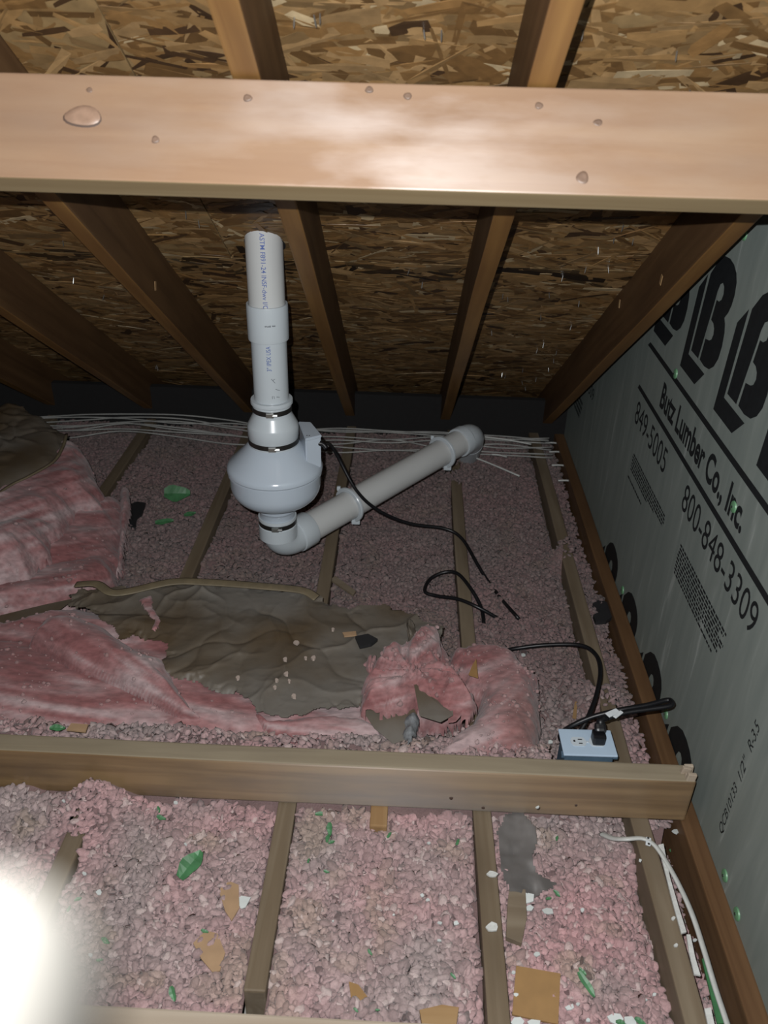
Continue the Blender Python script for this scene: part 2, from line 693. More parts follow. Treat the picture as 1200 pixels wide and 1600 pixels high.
for i, (x0, x1, y0, y1, n) in enumerate([(-2.2, -0.448, 0.35, SEAM_Y - .002, 5200), (-0.445, 0.70, 0.35, SEAM_Y - .002, 5600),
                                         (-2.2, -1.05, SEAM_Y + .002, 3.45, 3000), (-1.047, 0.70, SEAM_Y + .002, 3.45, 6200)]):
    pn = link('strand_board_panel', roof_slab(x0, x1, y0, y1), M_OSB, ceil)
    st = link('wood_strands', strands(x0, x1, y0, y1, n, 20 + i), M_STRAND, None)
    st.parent = pn
    st.matrix_parent_inverse = Matrix.Translation(-world_loc(pn))
    tag(st, kind='stuff')

# shingle nails poking through the sheathing
nail_me = lathe_mesh([(0, 0.019), (0.0013, 0.014), (0.0013, -0.004), (0, -0.004)], n=6)
nail_me.materials.append(M_BRIGHT)
nail_px = [(786, 458), (793, 463), (845, 492), (893, 508), (840, 545), (870, 548), (817, 575), (838, 590), (857, 574), (865, 560),
           (815, 595), (820, 604), (790, 585), (785, 582), (850, 535), (768, 516), (858, 457), (916, 417), (950, 416), (1058, 78),
           (1078, 140), (930, 165), (912, 45), (690, 45), (662, 45), (98, 375), (115, 433), (163, 460), (245, 570), (246, 572),
           (310, 345), (290, 330), (500, 20), (490, 22), (460, 25), (740, 540), (728, 553), (712, 508), (660, 440), (640, 420),
           (960, 370), (975, 350), (990, 372), (905, 470), (880, 430), (935, 385)]
for (x, y) in nail_px:
    q = proof(x, y, RAFT_H)
    o = bpy.data.objects.new('nail_tip', nail_me)
    COL.objects.link(o)
    dv = (-RN + Vector((random.uniform(-.3, .3), random.uniform(-.3, .3), 0))).normalized()
    o.rotation_mode = 'QUATERNION'
    o.rotation_quaternion = Vector((0, 0, 1)).rotation_difference(dv)
    o.location = q - world_loc(ceil)
    o.parent = ceil

hole = proof(412, 378, RAFT_H)
hp = []
for k in range(28):
    a = 2 * PI * k / 28
    hp.append(Vector((hole.x, hole.y, hole.z)) + Vector((1, 0, 0)) * (.0485 * math.cos(a) + .003) + RD * (.0585 * math.sin(a)) - RN * .0042)
ho = link('pipe_hole', mesh_from(hp, [tuple(range(28))]), M_DARK, ceil)
ho['label'] = 'dark gap cut round the pipe'

# rafters
RAFT = [(-1.86, 'roof rafter standing in the dark beyond the pile of batts, furthest from the printed wall'),
        (-1.455, 'dark roof rafter second furthest from the printed wall, above the pile of batts'),
        (-1.058, 'dark roof rafter coming down behind the kraft-topped batt pile'),
        (-0.652, 'knotted roof rafter sloping down behind the white fan pipe, on its batt-pile side'),
        (-0.241, 'roof rafter just beside the upright white pipe, on its printed-wall side'),
        (0.138, 'roof rafter ending above the elbow at the far end of the sloping pipe'),
        (0.549, 'wide dark roof rafter running down against the printed foam board wall')]
for i, (x, lab) in enumerate(RAFT):
    y1 = 3.42
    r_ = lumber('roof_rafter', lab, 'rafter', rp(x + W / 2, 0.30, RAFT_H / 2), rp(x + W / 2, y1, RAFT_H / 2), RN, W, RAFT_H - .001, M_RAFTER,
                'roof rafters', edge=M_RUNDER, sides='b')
    if i in (3, 6):
        for k, (a, b) in enumerate([(.95, .25), (1.25, -.1), (1.6, .2), (2.0, -.2)] if i == 3 else [(1.1, .3), (1.5, .1), (1.85, -.2), (2.2, .25)]):
            bm = bmesh.new()
            sg = -1 if i == 3 else 1
            box_bm(bm, (a, sg * (W / 2 + .0006), b * RAFT_H), .022, .0016, .012, Matrix.Rotation(.4 * k, 3, 'Y').to_4x4(), .0006)
            o = bpy.data.objects.new('scuff_chip', bm_mesh(bm))
            o.data.materials.append(M_BLOCK)
            COL.objects.link(o)
            o.parent = r_

# purlin: a board on edge, square to the rafters
PT = pY(600, 130, 1.185)
a0 = SLOPE
fd = Vector((0, -math.sin(a0), -math.cos(a0)))      # down its face
bd = Vector((0, math.cos(a0), -math.sin(a0)))       # through its thickness
PCEN = Vector((0, PT.y, PT.z)) + fd * .070 + bd * (W / 2)
purlin = lumber('purlin_beam', 'smooth pinkish pine beam crossing the whole view under the rafters', 'beam',
                PCEN + Vector((-1.9, 0, 0)), PCEN + Vector((0.625, 0, 0)), -fd, W + .003, .140, M_PURLIN, bev=.0025, wob=.0008, edge=M_PEDGE)


def purlin_pt(px, py):
    n = -bd
    d = ray(px, py)
    P0 = PCEN - bd * (W / 2 + .0015)
    return CAM + d * ((P0 - CAM).dot(n) / d.dot(n))


def disc_on(parent, name, P, n, ex, rx, ry, th, mat, ring=None):
    """an elliptical disc on a surface at P with normal n, long axis ex"""
    ez = n.normalized()
    ex = (ex - ez * ex.dot(ez)).normalized()
    ey = ez.cross(ex)
    V, Fc = [], []
    N_ = 20
    for (s, t) in ((1.0, 0.0), (.96, th), (.5, th * .8)):
        for k in range(N_):
            a = 2 * PI * k / N_
            j = 1 + .07 * math.sin(3 * a + P.x * 50)
            V.append(P + ex * (rx * s * j * math.cos(a)) + ey * (ry * s * j * math.sin(a)) + ez * t)
    for i in range(2):
        for k in range(N_):
            Fc.append((i * N_ + k, i * N_ + (k + 1) % N_, (i + 1) * N_ + (k + 1) % N_, (i + 1) * N_ + k))
    Fc.append(tuple(range(2 * N_, 3 * N_)))
    me = mesh_from(V, Fc, True)
    me.materials.append(mat)
    me.transform(parent.matrix_world.inverted())
    o = bpy.data.objects.new(name, me)
    COL.objects.link(o)
    o.parent = parent
    if ring:
        c = disc_on(parent, 'knot_crack', P + ey * (-ry * .12 if ey.z > 0 else ry * .12), n, ex, rx * 1.07, ry * 1.10, th * .4, ring)
        c.parent = o
    return o


for (x, y, rx, ry, m, rg) in [(130, 181, .0235, .0135, M_KNOTP, M_KNOTD), (243, 218, .0048, .0046, M_KNOT, M_KNOTD), (387, 153, .0055, .0045, M_KNOT, M_KNOTD),
                              (577, 140, .005, .004, M_KNOT, M_KNOTD), (637, 150, .005, .0042, M_KNOT, M_KNOTD), (842, 165, .005, .0042, M_KNOT, M_KNOTD),
                              (934, 192, .006, .0045, M_KNOT, M_KNOTD), (910, 278, .008, .0085, M_KNOT, M_KNOTD), (1108, 172, .005, .0042, M_KNOT, None),
                              (140, 141, .004, .0035, M_KNOT, None)]:
    disc_on(purlin, 'knot', purlin_pt(x, y), -bd, Vector((1, 0, 0)), rx, ry, .0011, m, rg)

# floor joists
JX = [-1.86, -1.453, -1.047, -0.641, -0.235, 0.171, 0.497]
JLAB = ['ceiling joist far along from the printed wall beyond the batts', 'ceiling joist running under the pile of batts',
        'ceiling joist coming out behind the kraft-topped batt pile', 'ceiling joist with a loose-fill mound over it, furthest of those seen before the low beam',
        'ceiling joist running under the fan and the sloping white pipe', 'ceiling joist passing below the loop of black cord',
        'ceiling joist beside the outlet box, with white plaster strips and a white cable']
joists = []
for x, lab in zip(JX, JLAB):
    y0 = 0.775 if x < 0.1 else 0.35
    joists.append(lumber('ceiling_joist', lab, 'joist', (x + W / 2, y0, -.070), (x + W / 2, 3.55, -.070), (0, 0, 1), W, .140, M_JOIST, 'ceiling joists'))
lumber('end_joist', 'reddish brown end joist along the foot of the printed foam board', 'joist', (.600 + W / 2, .30, -.070), (.600 + W / 2, 3.3, -.070), (0, 0, 1), W, .140, M_ENDJ)

# low beam across the joists
low = lumber('crosswise_beam', 'brown timber beam on edge lying across the joists behind the near insulation', 'beam',
             (-1.75, 1.165 + .0225, .0585), (0.607, 1.165 + .0225, .0585), (0, 0, 1), .045, .115, M_BEAM, bev=.004, edge=M_BTOP)
for (x, y, r1) in [(440, 1232, .004), (705, 1247, .004), (755, 1262, .0035), (1063, 1200, .0), (250, 1230, .0035), (900, 1258, .003)]:
    if r1:
        P = pY(x, y, 1.1649)
        disc_on(low, 'nail_head', P, Vector((0, -1, 0)), Vector((1, 0, 0)), r1, r1, .0012, M_KNOTD)
bm = bmesh.new()
for k in range(5):
    box_bm(bm, (.590 + .011 * random.random(), 1.172 + k * .009, .108 + random.uniform(-.02, .012)), .018, .008, .026, Matrix.Rotation(random.uniform(-.3, .3), 3, 'Y').to_4x4(), .002)
sp = link('splintered_end', bm_mesh(bm), M_PALE)
sp.parent = low
sp.matrix_parent_inverse = low.matrix_world.inverted()
lumber('wood_block', 'short wood block sticking out from under the low beam', 'block', (-.021, 1.118, -.017), (-.021, 1.30, -.017), (0, 0, 1), .036, .034, M_BLOCK)
# hatch framing at the photographer's feet
lumber('hatch_header', 'pale board edging the hatch at the bottom of the view', 'board', (-1.2, .700, -.06), (.150, .700, -.06), (0, 0, 1), .060, .16, M_PALE)

# ------------------------------------------------------------------ gable wall with printed foam board
XW = 0.639
wall = link('wall_right', mesh_from([(XW, -.4, -.14), (XW, 3.5, -.14), (XW, 3.5, -.10), (XW, 0.3, rp(0, .3, RAFT_H).z + .0), (XW, -.4, 2.3),
                                     (XW + .013, -.4, -.14), (XW + .013, 3.5, -.14), (XW + .013, 3.5, -.10), (XW + .013, 0.3, rp(0, .3, RAFT_H).z), (XW + .013, -.4, 2.3)],
                                    [(0, 1, 2, 3, 4), (9, 8, 7, 6, 5), (0, 5, 6, 1), (1, 6, 7, 2), (2, 7, 8, 3), (3, 8, 9, 4), (4, 9, 5, 0)]), M_FOAM, loc=(XW, 1.5, 0))
tag(wall, 'grey-green foam board gable wall printed with black lettering', 'wall', kind='structure')
XP = XW - .0006


def print_poly(name, polys, label=None, mat=None):
    """polys of (y, z) on the wall"""
    V, Fc = [], []
    for pl in polys:
        b = len(V)
        V += [(XP, y, z) for (y, z) in pl]
        Fc.append(tuple(range(b, b + len(pl))))
    o = link(name, mesh_from(V, Fc), mat or M_INK, wall)
    if label:
        o['label'] = label
    return o


L_OUT = [(0, .726), (.118, .7255), (.163, .767), (.040, .768), (.054, .953), (.014, .914)]
B_OUT = [(.116, .783), (.150, .780), (.182, .785), (.205, .800), (.219, .822), (.223, .850), (.219, .877), (.211, .892), (.200, .902), (.214, .917), (.222, .934), (.225, .955),
         (.220, .978), (.207, .994), (.185, 1.005), (.158, 1.010), (.128, 1.008), (.098, .992), (.067, .957), (.051, .781), (.105, .781),
         (.127, .912), (.130, .936), (.137, .953), (.149, .959), (.160, .954), (.166, .941), (.162, .928), (.151, .921), (.136, .920),
         (.130, .876), (.146, .874), (.158, .866), (.162, .854), (.157, .842), (.146, .836), (.122, .832)]
for k in range(-1, 5):
    y0 = 1.869 - .2555 * k
    print_poly('logo_mark', [[(y0 - u, v) for u, v in L_OUT], [(y0 - u, v) for u, v in B_OUT]], 'black printed B emblem with an angular L stroke')
for k in range(-2, 2):
    y0 = 1.734 - .2555 * k
    dz = -.936
    print_poly('logo_mark', [[(y0 - u, v + dz) for u, v in L_OUT], [(y0 - u, v + dz) for u, v in B_OUT]], 'black printed emblem half hidden behind the end joist')
print_poly('printed_stripe', [[(2.150, .679), (2.132, .693), (0.2, .690), (0.2, .673)]], 'upper black printed stripe')
print_poly('printed_stripe', [[(2.168, .550), (2.158, .564), (0.2, .564), (0.2, .547)]], 'lower black printed stripe')


def text_geo(s, offset=0.0, res=4, shear=0.0):
    c = bpy.data.curves.new('t', 'FONT')
    c.body = s
    c.size = 1.0
    c.offset = offset
    c.shear = shear
    c.resolution_u = res
    o = bpy.data.objects.new('t', c)
    COL.objects.link(o)
    dg = bpy.context.evaluated_depsgraph_get()
    me = o.evaluated_get(dg).to_mesh()
    V = np.array([v.co[:2] for v in me.vertices])
    Fc = [tuple(p.vertices) for p in me.polygons]
    o.evaluated_get(dg).to_mesh_clear()
    bpy.data.objects.remove(o)
    bpy.data.curves.remove(c)
    V = V - V.min(0)
    V = V / V.max(0)
    return V, Fc


def wall_text(name, s, ya, yb, za, zb, label, offset=0.0, shear=0.0):
    V, Fc = text_geo(s, offset, shear=shear)
    P = [(XP, ya + (yb - ya) * u, za + (zb - za) * v) for u, v in V]
    o = link(name, mesh_from(P, Fc), M_INK, wall)
    o['label'] = label
    return o


wall_text('lettering', 'Butz Lumber Co., Inc.', 1.957, 1.345, .574, .652, 'bold black company lettering', .03)
wall_text('phone_number', '849-5005', 2.143, 1.820, .461, .526, 'shorter black phone number')
wall_text('phone_number', '800-848-3309', 1.662, 1.192, .461, .527, 'longer black phone number')
wall_text('phone_number', '800-848-3309', 2.99, 2.655, .30, .345, 'cut-off phone number under the rafter')
# the vertical line of lettering near the low beam (reads upwards)
for s, a, b in [('QCB10133', .072, .200), ('1/2"', .222, .272), ('R-3.5', .297, .358)]:
    V, Fc = text_geo(s, .004, shear=.15)
    P = [(XP, 1.073 + .023 * v, a + (b - a) * u) for u, v in V]
    o = link('panel_code', mesh_from(P, Fc), M_INK, wall)
    o['label'] = 'black panel code lettering running up the wall'


def small_print(y0, y1, z0, z1, n, seed, ends):
    r = random.Random(seed)
    polys = []
    dz = (z0 - z1) / n
    for i in range(n):
        z = z0 - i * dz
        y = y0 + r.uniform(-.003, .003)
        ye = y0 + (y1 - y0) * ends[i]
        while y > ye:
            wd = r.uniform(.006, .02)
            polys.append([(y, z), (max(ye, y - wd), z), (max(ye, y - wd), z - dz * .62), (y, z - dz * .62)])
            y -= wd + .0035
    return polys


print_poly('small_print', small_print(2.090, 1.745, .388, .333, 6, 1, [1, 1, 1, .98, .75, .55]), 'small paragraph of black print under the shorter phone number')
print_poly('small_print', small_print(2.098, 1.938, .313, .303, 1, 2, [1]), 'single short line of black print')
print_poly('small_print', small_print(1.613, 1.284, .395, .312, 9, 3, [1, .97, .9, 1, .98, .93, .95, .62, .88]), 'small paragraph of black print under the longer phone number')
print_poly('small_print', small_print(3.02, 2.80, .235, .16, 4, 5, [1, 1, .95, .9]), 'small print beside the rafter foot')

cap_me = lathe_mesh([(0, .0042), (.006, .004), (.0115, .0026), (.0125, 0)], n=20)
cap_me.materials.append(M_GREENL)
cap_pt = lathe_mesh([(0, .0055), (.0025, .005), (.003, .0035)], n=10)
cap_pt.materials.append(M_DARK)
for (x, y) in [(1056, 584), (1147, 792), (1133, 1368), (1152, 1428), (973, 922), (1041, 1116), (1164, 366)]:
    q = pX(x, y, XW)
    c = bpy.data.objects.new('cap_nail', cap_me)
    COL.objects.link(c)
    c.rotation_euler = (0, -PI / 2, 0)
    c.location = q - world_loc(wall)
    c.parent = wall
    d = bpy.data.objects.new('nail_head', cap_pt)
    COL.objects.link(d)
    d.parent = c

# ------------------------------------------------------------------ loose-fill insulation
MOUNDS = [(-.60, 1.125, .068, .085), (-.80, 1.12, .10, .03), (.515, 1.115, .045, .075), (.50, 2.16, .035, .075), (.515, 2.15, .03, .04), (.505, 1.545, .05, .06),
          (.52, 1.50, .04, .05), (.19, 2.62, .06, .05), (.19, 2.78, .06, .06), (-.22, 1.80, .05, .06), (-.62, 2.1, .06, .02), (.36, 2.9, .15, .03), (.58, 1.95, .05, .03),
          (.30, .95, .05, -.012), (.0, .9, .1, -.012), (-.30, 2.3, .1, .01), (.09, 2.45, .06, .012), (-.93, 2.15, .12, .05)]
BASES = [(-9, -.020, -.02), (-.622, -.020, -.030), (-.216, -.016, -.028), (.190, -.040, -.030), (.516, -.120, -.050)]


def H(x, y):
    x = np.asarray(x, float)
    y = np.asarray(y, float)
    b = np.zeros(np.broadcast(x, y).shape)
    for x0, zn, zf in BASES:
        v = np.where(y < 1.19, zn, zf)
        b = np.where(x >= x0, v, b)
    z = b + .016 * fbm(x * 7, y * 7, 3, 1) + .010 * fbm(x * 22, y * 22, 2, 2)
    for cx, cy, r, a in MOUNDS:
        z = z + a * np.exp(-((x - cx) ** 2 + (y - cy) ** 2) / (r * r))
    z = z - .030 * np.exp(-np.abs(.497 - x) / .035) * (x < .51) * (x > .19) - .012 * np.exp(-np.abs(.171 - x) / .03) * (x < .19) * (x > -.2)
    z = z + .016 * np.exp(-np.abs(y - 1.175) / .035) * (x < .19)
    f = np.clip((1.36 - y) / .08, 0, 1) * (y > 1.19) * (x < .34)
    z = np.where(f > 0, np.maximum(z, f * (.075 + .018 * fbm(x * 12, y * 12, 2, 4))), z)
    return z


ico0 = bmesh.new()
bmesh.ops.create_icosphere(ico0, subdivisions=1, radius=1)
I0V = np.array([v.co for v in ico0.verts])
I0F = np.array([[v.index for v in f.verts] for f in ico0.faces])
ico0.free()
ico1 = bmesh.new()
bmesh.ops.create_icosphere(ico1, subdivisions=2, radius=1)
I1V = np.array([v.co for v in ico1.verts])
I1F = np.array([[v.index for v in f.verts] for f in ico1.faces])
ico1.free()


def in_joist(x):
    k = np.zeros(x.shape, bool)
    for j in JX + [.600]:
        k |= (x > j - .006) & (x < j + W + .007)
    return k


def tuft_colors(x, y, r):
    n1 = fbm(x * 3.1, y * 3.1, 3, 6)
    n2 = fbm(x * 9, y * 9, 2, 8)
    t = np.clip(.45 + 1.3 * n1 + .6 * n2, 0, 1)[:, None]
    grey = np.array((.445, .355, .345))
    pink = np.array((.58, .35, .355))
    c = grey * (1 - t) + pink * t
    tan = np.clip(fbm(x * 14, y * 14, 2, 23) * 1.6 - .25, 0, .6)[:, None]
    c = c * (1 - tan) + np.array((.44, .34, .27)) * tan
    c = c * r.uniform(.74, 1.12, (len(x), 1))
    pale = r.random(len(x)) < .07
    c[pale] = c[pale] * .4 + np.array((.70, .58, .55)) * .6
    dust_falloff = np.clip((y - 1.2) / .5, 0, 1)[:, None] * .72        # dusty grey towards the eave, darkened to paint in the flash falloff
    c = c * (1 - dust_falloff) + np.array((.165, .118, .112)) * dust_falloff * r.uniform(.7, 1.2, (len(x), 1))
    c[r.random(len(x)) < .012] *= .45
    return c


def tuft_mesh(x, y, z, size, fine, r, tilt=.55):
    n = len(x)
    TV, TF = (I1V, I1F) if fine else (I0V, I0F)
    m = len(TV)
    K = 12
    var = []
    for k in range(K):
        d = 1 + r.normal(0, .11, (m, 1))
        d = d * (1 + .26 * np.sin(TV @ r.normal(0, 2.2, 3) + r.random() * 6))[:, None]
        var.append(TV * d * np.array((1.15, r.uniform(.65, 1), r.uniform(.36, .6))))
    var = np.array(var)
    B = var[r.integers(0, K, n)]
    az = r.uniform(0, 2 * PI, n)
    tx, ty = r.normal(0, tilt, n), r.normal(0, tilt, n)

    def rot(a, i, j):
        R = np.tile(np.eye(3), (n, 1, 1))
        R[:, i, i] = np.cos(a)
        R[:, j, j] = np.cos(a)
        R[:, i, j] = -np.sin(a)
        R[:, j, i] = np.sin(a)
        return R
    R = rot(tx, 1, 2) @ rot(ty, 0, 2) @ rot(az, 0, 1)
    V = np.einsum('nij,nmj->nmi', R, B) * size[:, None, None]
    V += np.stack([x, y, z], -1)[:, None, :]
    Fc = (TF[None] + (np.arange(n) * m)[:, None, None]).reshape(-1, 3)
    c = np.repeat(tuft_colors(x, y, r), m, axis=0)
    return tri_mesh(V.reshape(-1, 3), Fc, c)


def visible(x, y, z, mg=260):
    px, py, d = project(np.stack([x, y, z], -1))
    return (px > -mg) & (px < 1200 + mg) & (py > 300) & (py < 1600 + mg) & (d > .1)


BAYS = [(-1.70, -1.028, 'left'), (-1.028, -.622, 'a'), (-.622, -.216, 'b'), (-.216, .190, 'c'), (.190, .516, 'd'), (.516, .600, 'e')]
BLAB = ['loose pink insulation in the dark bay under and beyond the pile of batts', 'loose pink insulation in the bay beside the pile of batts',
        'loose pink insulation in the bay with the green scraps beneath the fan', 'loose pink insulation in the widest middle bay before and behind the low beam',
        'loose pink insulation in the bay with the grey plastic scrap and outlet box', 'narrow strip of grey-pink insulation between the last joist and the end joist']
for (x0, x1, nm), lab in zip(BAYS, BLAB):
    r = np.random.default_rng(abs(hash(lab)) % 1000 if False else len(lab))
    e = thing('loose_fill_insulation', lab, 'insulation', ((x0 + x1) / 2, 1.8, -.14), 'blown insulation between the joists', 'stuff')
    # bed below the tufts
    gx, gy = np.meshgrid(np.linspace(x0 + (W - .018 if x0 > -1.6 else 0), x1 - .018, 40), np.linspace(.74, 3.04, 200))
    gz = H(gx, gy) - .006
    V = np.stack([gx, gy, gz], -1).reshape(-1, 3)
    i, j = np.meshgrid(np.arange(199), np.arange(39), indexing='ij')
    a = (i * 40 + j).ravel()
    Fc = np.stack([a, a + 1, a + 41, a + 40], -1)
    link('bed', tri_mesh(V, Fc, np.tile(np.array((.24, .16, .155)), (len(V), 1))), M_TUFT, e)
    for fine, ya, yb, spc, s0, s1 in ((True, .72, 1.215, .0070, .0050, .0100), (False, 1.21, 3.035, .0094, .0055, .0100)):
        nx, ny = int((x1 - x0) / spc), int((yb - ya) / spc)
        xx, yy = np.meshgrid(np.arange(nx), np.arange(ny))
        x = x0 + (xx.ravel() + r.uniform(-.1, 1.1, xx.size)) * spc
        y = ya + (yy.ravel() + r.uniform(-.1, 1.1, xx.size)) * spc
        z = H(x, y) + r.uniform(-.004, .005, len(x))
        hz = H(x, y)
        k = (~in_joist(x) | (hz > .006)) & visible(x, y, z)
        k &= ~((y > 1.152) & (y < 1.220) & (z > -.011))
        k &= (x > x0 - .01) & (x < (x1 + .012 if x1 < .55 else x1 - .006)) & ~((y < .745) & (x < .16))
        roofz = (RK - RN.y * y) / RN.z + .1
        k &= z < roofz
        x, y, z = x[k], y[k], z[k]
        s = r.uniform(s0, s1, len(x)) * r.choice([.7, 1, 1, 1.25], len(x))
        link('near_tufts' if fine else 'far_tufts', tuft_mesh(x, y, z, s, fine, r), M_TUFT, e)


def on_fill(px, py, lift=0.0):
    z = 0.0
    for k in range(12):
        q = pz(px, py, z)
        z = float(H(q.x, q.y)) + .006 + lift
    return pz(px, py, z)


# ------------------------------------------------------------------ batts
def poly_xy(pxs, z):
    return np.array([tuple(pz(a, b, z))[:2] for a, b in pxs])


def poly_dist(P, x, y):
    """signed distance, positive inside"""
    d = np.full(x.shape, 1e9)
    ins = np.zeros(x.shape, bool)
    n = len(P)
    for i in range(n):
        ax, ay = P[i]
        bx, by = P[(i + 1) % n]
        ex, ey = bx - ax, by - ay
        t = np.clip(((x - ax) * ex + (y - ay) * ey) / (ex * ex + ey * ey), 0, 1)
        d = np.minimum(d, np.hypot(x - ax - t * ex, y - ay - t * ey))
        c = ((ay > y) != (by > y)) & (x < (bx - ax) * (y - ay) / (by - ay + 1e-12) + ax)
        ins ^= c
    return np.where(ins, d, -d)


def sheet(P, res, zf, warp=.012, wseed=0, wscale=28, colf=None):
    """a grid cut to polygon P with a ragged edge; zf(x, y, d) gives the height"""
    mn, mx = P.min(0) - .02, P.max(0) + .02
    xs = np.arange(mn[0], mx[0], res)
    ys = np.arange(mn[1], mx[1], res)
    x, y = np.meshgrid(xs, ys)
    xw = x + warp * fbm(x * wscale, y * wscale, 4, wseed + .3)
    yw = y + warp * fbm(x * wscale, y * wscale, 4, wseed + 5.1)
    d = poly_dist(P, xw, yw)
    z = zf(x, y, np.maximum(d, 0))
    ok = d > -res * .2
    h, w_ = x.shape
    q = ok[:-1, :-1] & ok[1:, :-1] & ok[:-1, 1:] & ok[1:, 1:]
    i, j = np.nonzero(q)
    Fc = np.stack([i * w_ + j, i * w_ + j + 1, (i + 1) * w_ + j + 1, (i + 1) * w_ + j], -1)
    used, inv = np.unique(Fc.ravel(), return_inverse=True)
    V = np.stack([x, y, z], -1).reshape(-1, 3)[used]
    C = None
    if colf is not None:
        C = colf(V[:, 0], V[:, 1], V[:, 2])
    return tri_mesh(V, inv.reshape(-1, 4), C)


def rnd(d, r):
    t = np.clip(d / r, 0, 1)
    return np.sqrt(np.maximum(1 - (1 - t) ** 2, 0))


def wool_col(seed, ang=0.0, deep=.5):
    ca, sa = math.cos(ang), math.sin(ang)

    def f(x, y, z):
        u, v = x * ca + y * sa, -x * sa + y * ca
        n = fbm(u * 7, v * 34 + z * 60, 4, seed)
        m = fbm(x * 6, y * 6, 3, seed + 2)
        t = np.clip(.5 + 1.1 * n + .6 * m, 0, 1)[:, None]
        a, b, c = np.array((.30, .125, .125)), np.array((.40, .215, .215)), np.array((.50, .37, .37))
        col = np.where(t < .5, a + (b - a) * t * 2, b + (c - b) * (t - .5) * 2)
        return col
    return f


def folds(x, y, seed, ang, amp, fu=5, fv=22):
    ca, sa = math.cos(ang), math.sin(ang)
    wob = .03 * fbm(x * 6, y * 6, 3, seed + 9)
    u, v = x * ca + y * sa, -x * sa + y * ca + wob
    big = np.abs(2 * vnoise(u * fu * .55 + seed, v * fv * .42) - 1) ** .8          # soft rolls meeting in sharp creases
    return amp * (2.6 * big - 1.1) + amp * .55 * fbm(u * fu * 1.5, v * fv * 1.1, 2, seed + 4) + .0016 * fbm(u * 30, v * 90, 2, seed + 6)


def wisps(P, zf, ang, n, seed, parent, colf, lmin=.012, lmax=.05, wid=.0055, spread=.45, crumbs=1, skip=None):
    """torn fibre flakes and crumbs lying over a batt"""
    r = np.random.default_rng(seed)
    mn, mx = P.min(0), P.max(0)
    x = r.uniform(mn[0], mx[0], n * 3)
    y = r.uniform(mn[1], mx[1], n * 3)
    d = poly_dist(P, x, y)
    k = d > .004
    if skip is not None:
        k &= ~skip(x, y)
    x, y, d = x[k][:n], y[k][:n], d[k][:n]
    n = len(x)
    e = .006
    z = zf(x, y, d)
    gx = (zf(x + e, y, poly_dist(P, x + e, y).clip(0)) - zf(x - e, y, poly_dist(P, x - e, y).clip(0))) / (2 * e)
    gy = (zf(x, y + e, poly_dist(P, x, y + e).clip(0)) - zf(x, y - e, poly_dist(P, x, y - e).clip(0))) / (2 * e)
    gx, gy = np.clip(gx, -2.5, 2.5), np.clip(gy, -2.5, 2.5)
    a = ang + r.normal(0, spread, n)
    U = np.stack([np.cos(a), np.sin(a), gx * np.cos(a) + gy * np.sin(a)], -1)
    U /= np.linalg.norm(U, axis=1, keepdims=True)
    Nn = np.stack([-gx, -gy, np.ones(n)], -1)
    Nn /= np.linalg.norm(Nn, axis=1, keepdims=True)
    Vv = np.cross(Nn, U)
    cr = r.random(n) < crumbs
    ln = np.where(cr, .0022 + .006 * r.random(n) ** 3, r.uniform(lmin, lmax, n) * .5)
    wd = np.where(cr, ln * .8, r.uniform(.5, 1.5, n) * wid)
    th = np.where(cr, ln * .7, wd * .22)
    m = len(I0V)
    B = I0V[None] * (1 + r.normal(0, .18, (n, m, 1)))
    bow = (B[:, :, 0] ** 2) * r.normal(0, .25, n)[:, None]
    pts = U[:, None] * (B[:, :, :1] * ln[:, None, None]) + Vv[:, None] * ((B[:, :, 1] * wd[:, None] + bow * ln[:, None] * .5)[:, :, None]) + Nn[:, None] * (B[:, :, 2:] * th[:, None, None])
    pts += (np.stack([x, y, z], -1) + Nn * (th * .35)[:, None])[:, None]
    c = colf(x, y, z) * r.uniform(.75, 1.25, (n, 1))
    c[cr] = c[cr] * .5 + np.array((.42, .30, .29)) * .5
    Fc = (I0F[None] + (np.arange(n) * m)[:, None, None]).reshape(-1, 3)
    o = link('torn_fibres', tri_mesh(pts.reshape(-1, 3), Fc, np.repeat(c, m, axis=0)), M_TUFT, parent)
    return tag(o, kind='stuff')


# the middle batt, torn open, lying behind the low beam
MB = poly_xy([(-260, 990), (-120, 975), (40, 962), (120, 935), (270, 930), (480, 945), (600, 960), (690, 980), (720, 1040), (730, 1100), (640, 1140), (610, 1150),
              (300, 1150), (0, 1145), (-300, 1130)], .07)
MB[:, 1] = np.maximum(MB[:, 1], 1.232)


KP = poly_xy([(108, 930), (150, 922), (270, 914), (400, 916), (490, 930), (515, 945), (545, 952), (600, 947), (650, 962), (690, 985), (690, 1030), (600, 1060), (566, 1085), (562, 1112),
              (500, 1112), (455, 1120), (400, 1122), (384, 1096), (362, 1084), (330, 1078), (300, 1066), (258, 1052), (250, 1036), (268, 1012), (215, 1000), (190, 1002), (160, 972), (110, 945)], .10)


def mb_z(x, y, d):
    T = .098 - .045 * np.clip((1.43 - y) / .19, 0, 1) ** 1.3
    T = T - .02 * np.clip((y - 1.62) / .15, 0, 1)
    k = np.clip((1.44 - y) / .05, 0, 1)
    left = np.clip((-.50 - x) / .15, 0, 1)
    k = np.maximum(k, left)
    z = -.035 + (T + .031) * rnd(d, .055) + k * (folds(x, y, 3, -.15, .014, 4, 16) + .012 * fbm(x * 5, y * 5, 2, 3))
    return z + (1 - k) * .010 * fbm(x * 6, y * 6, 3, 7)


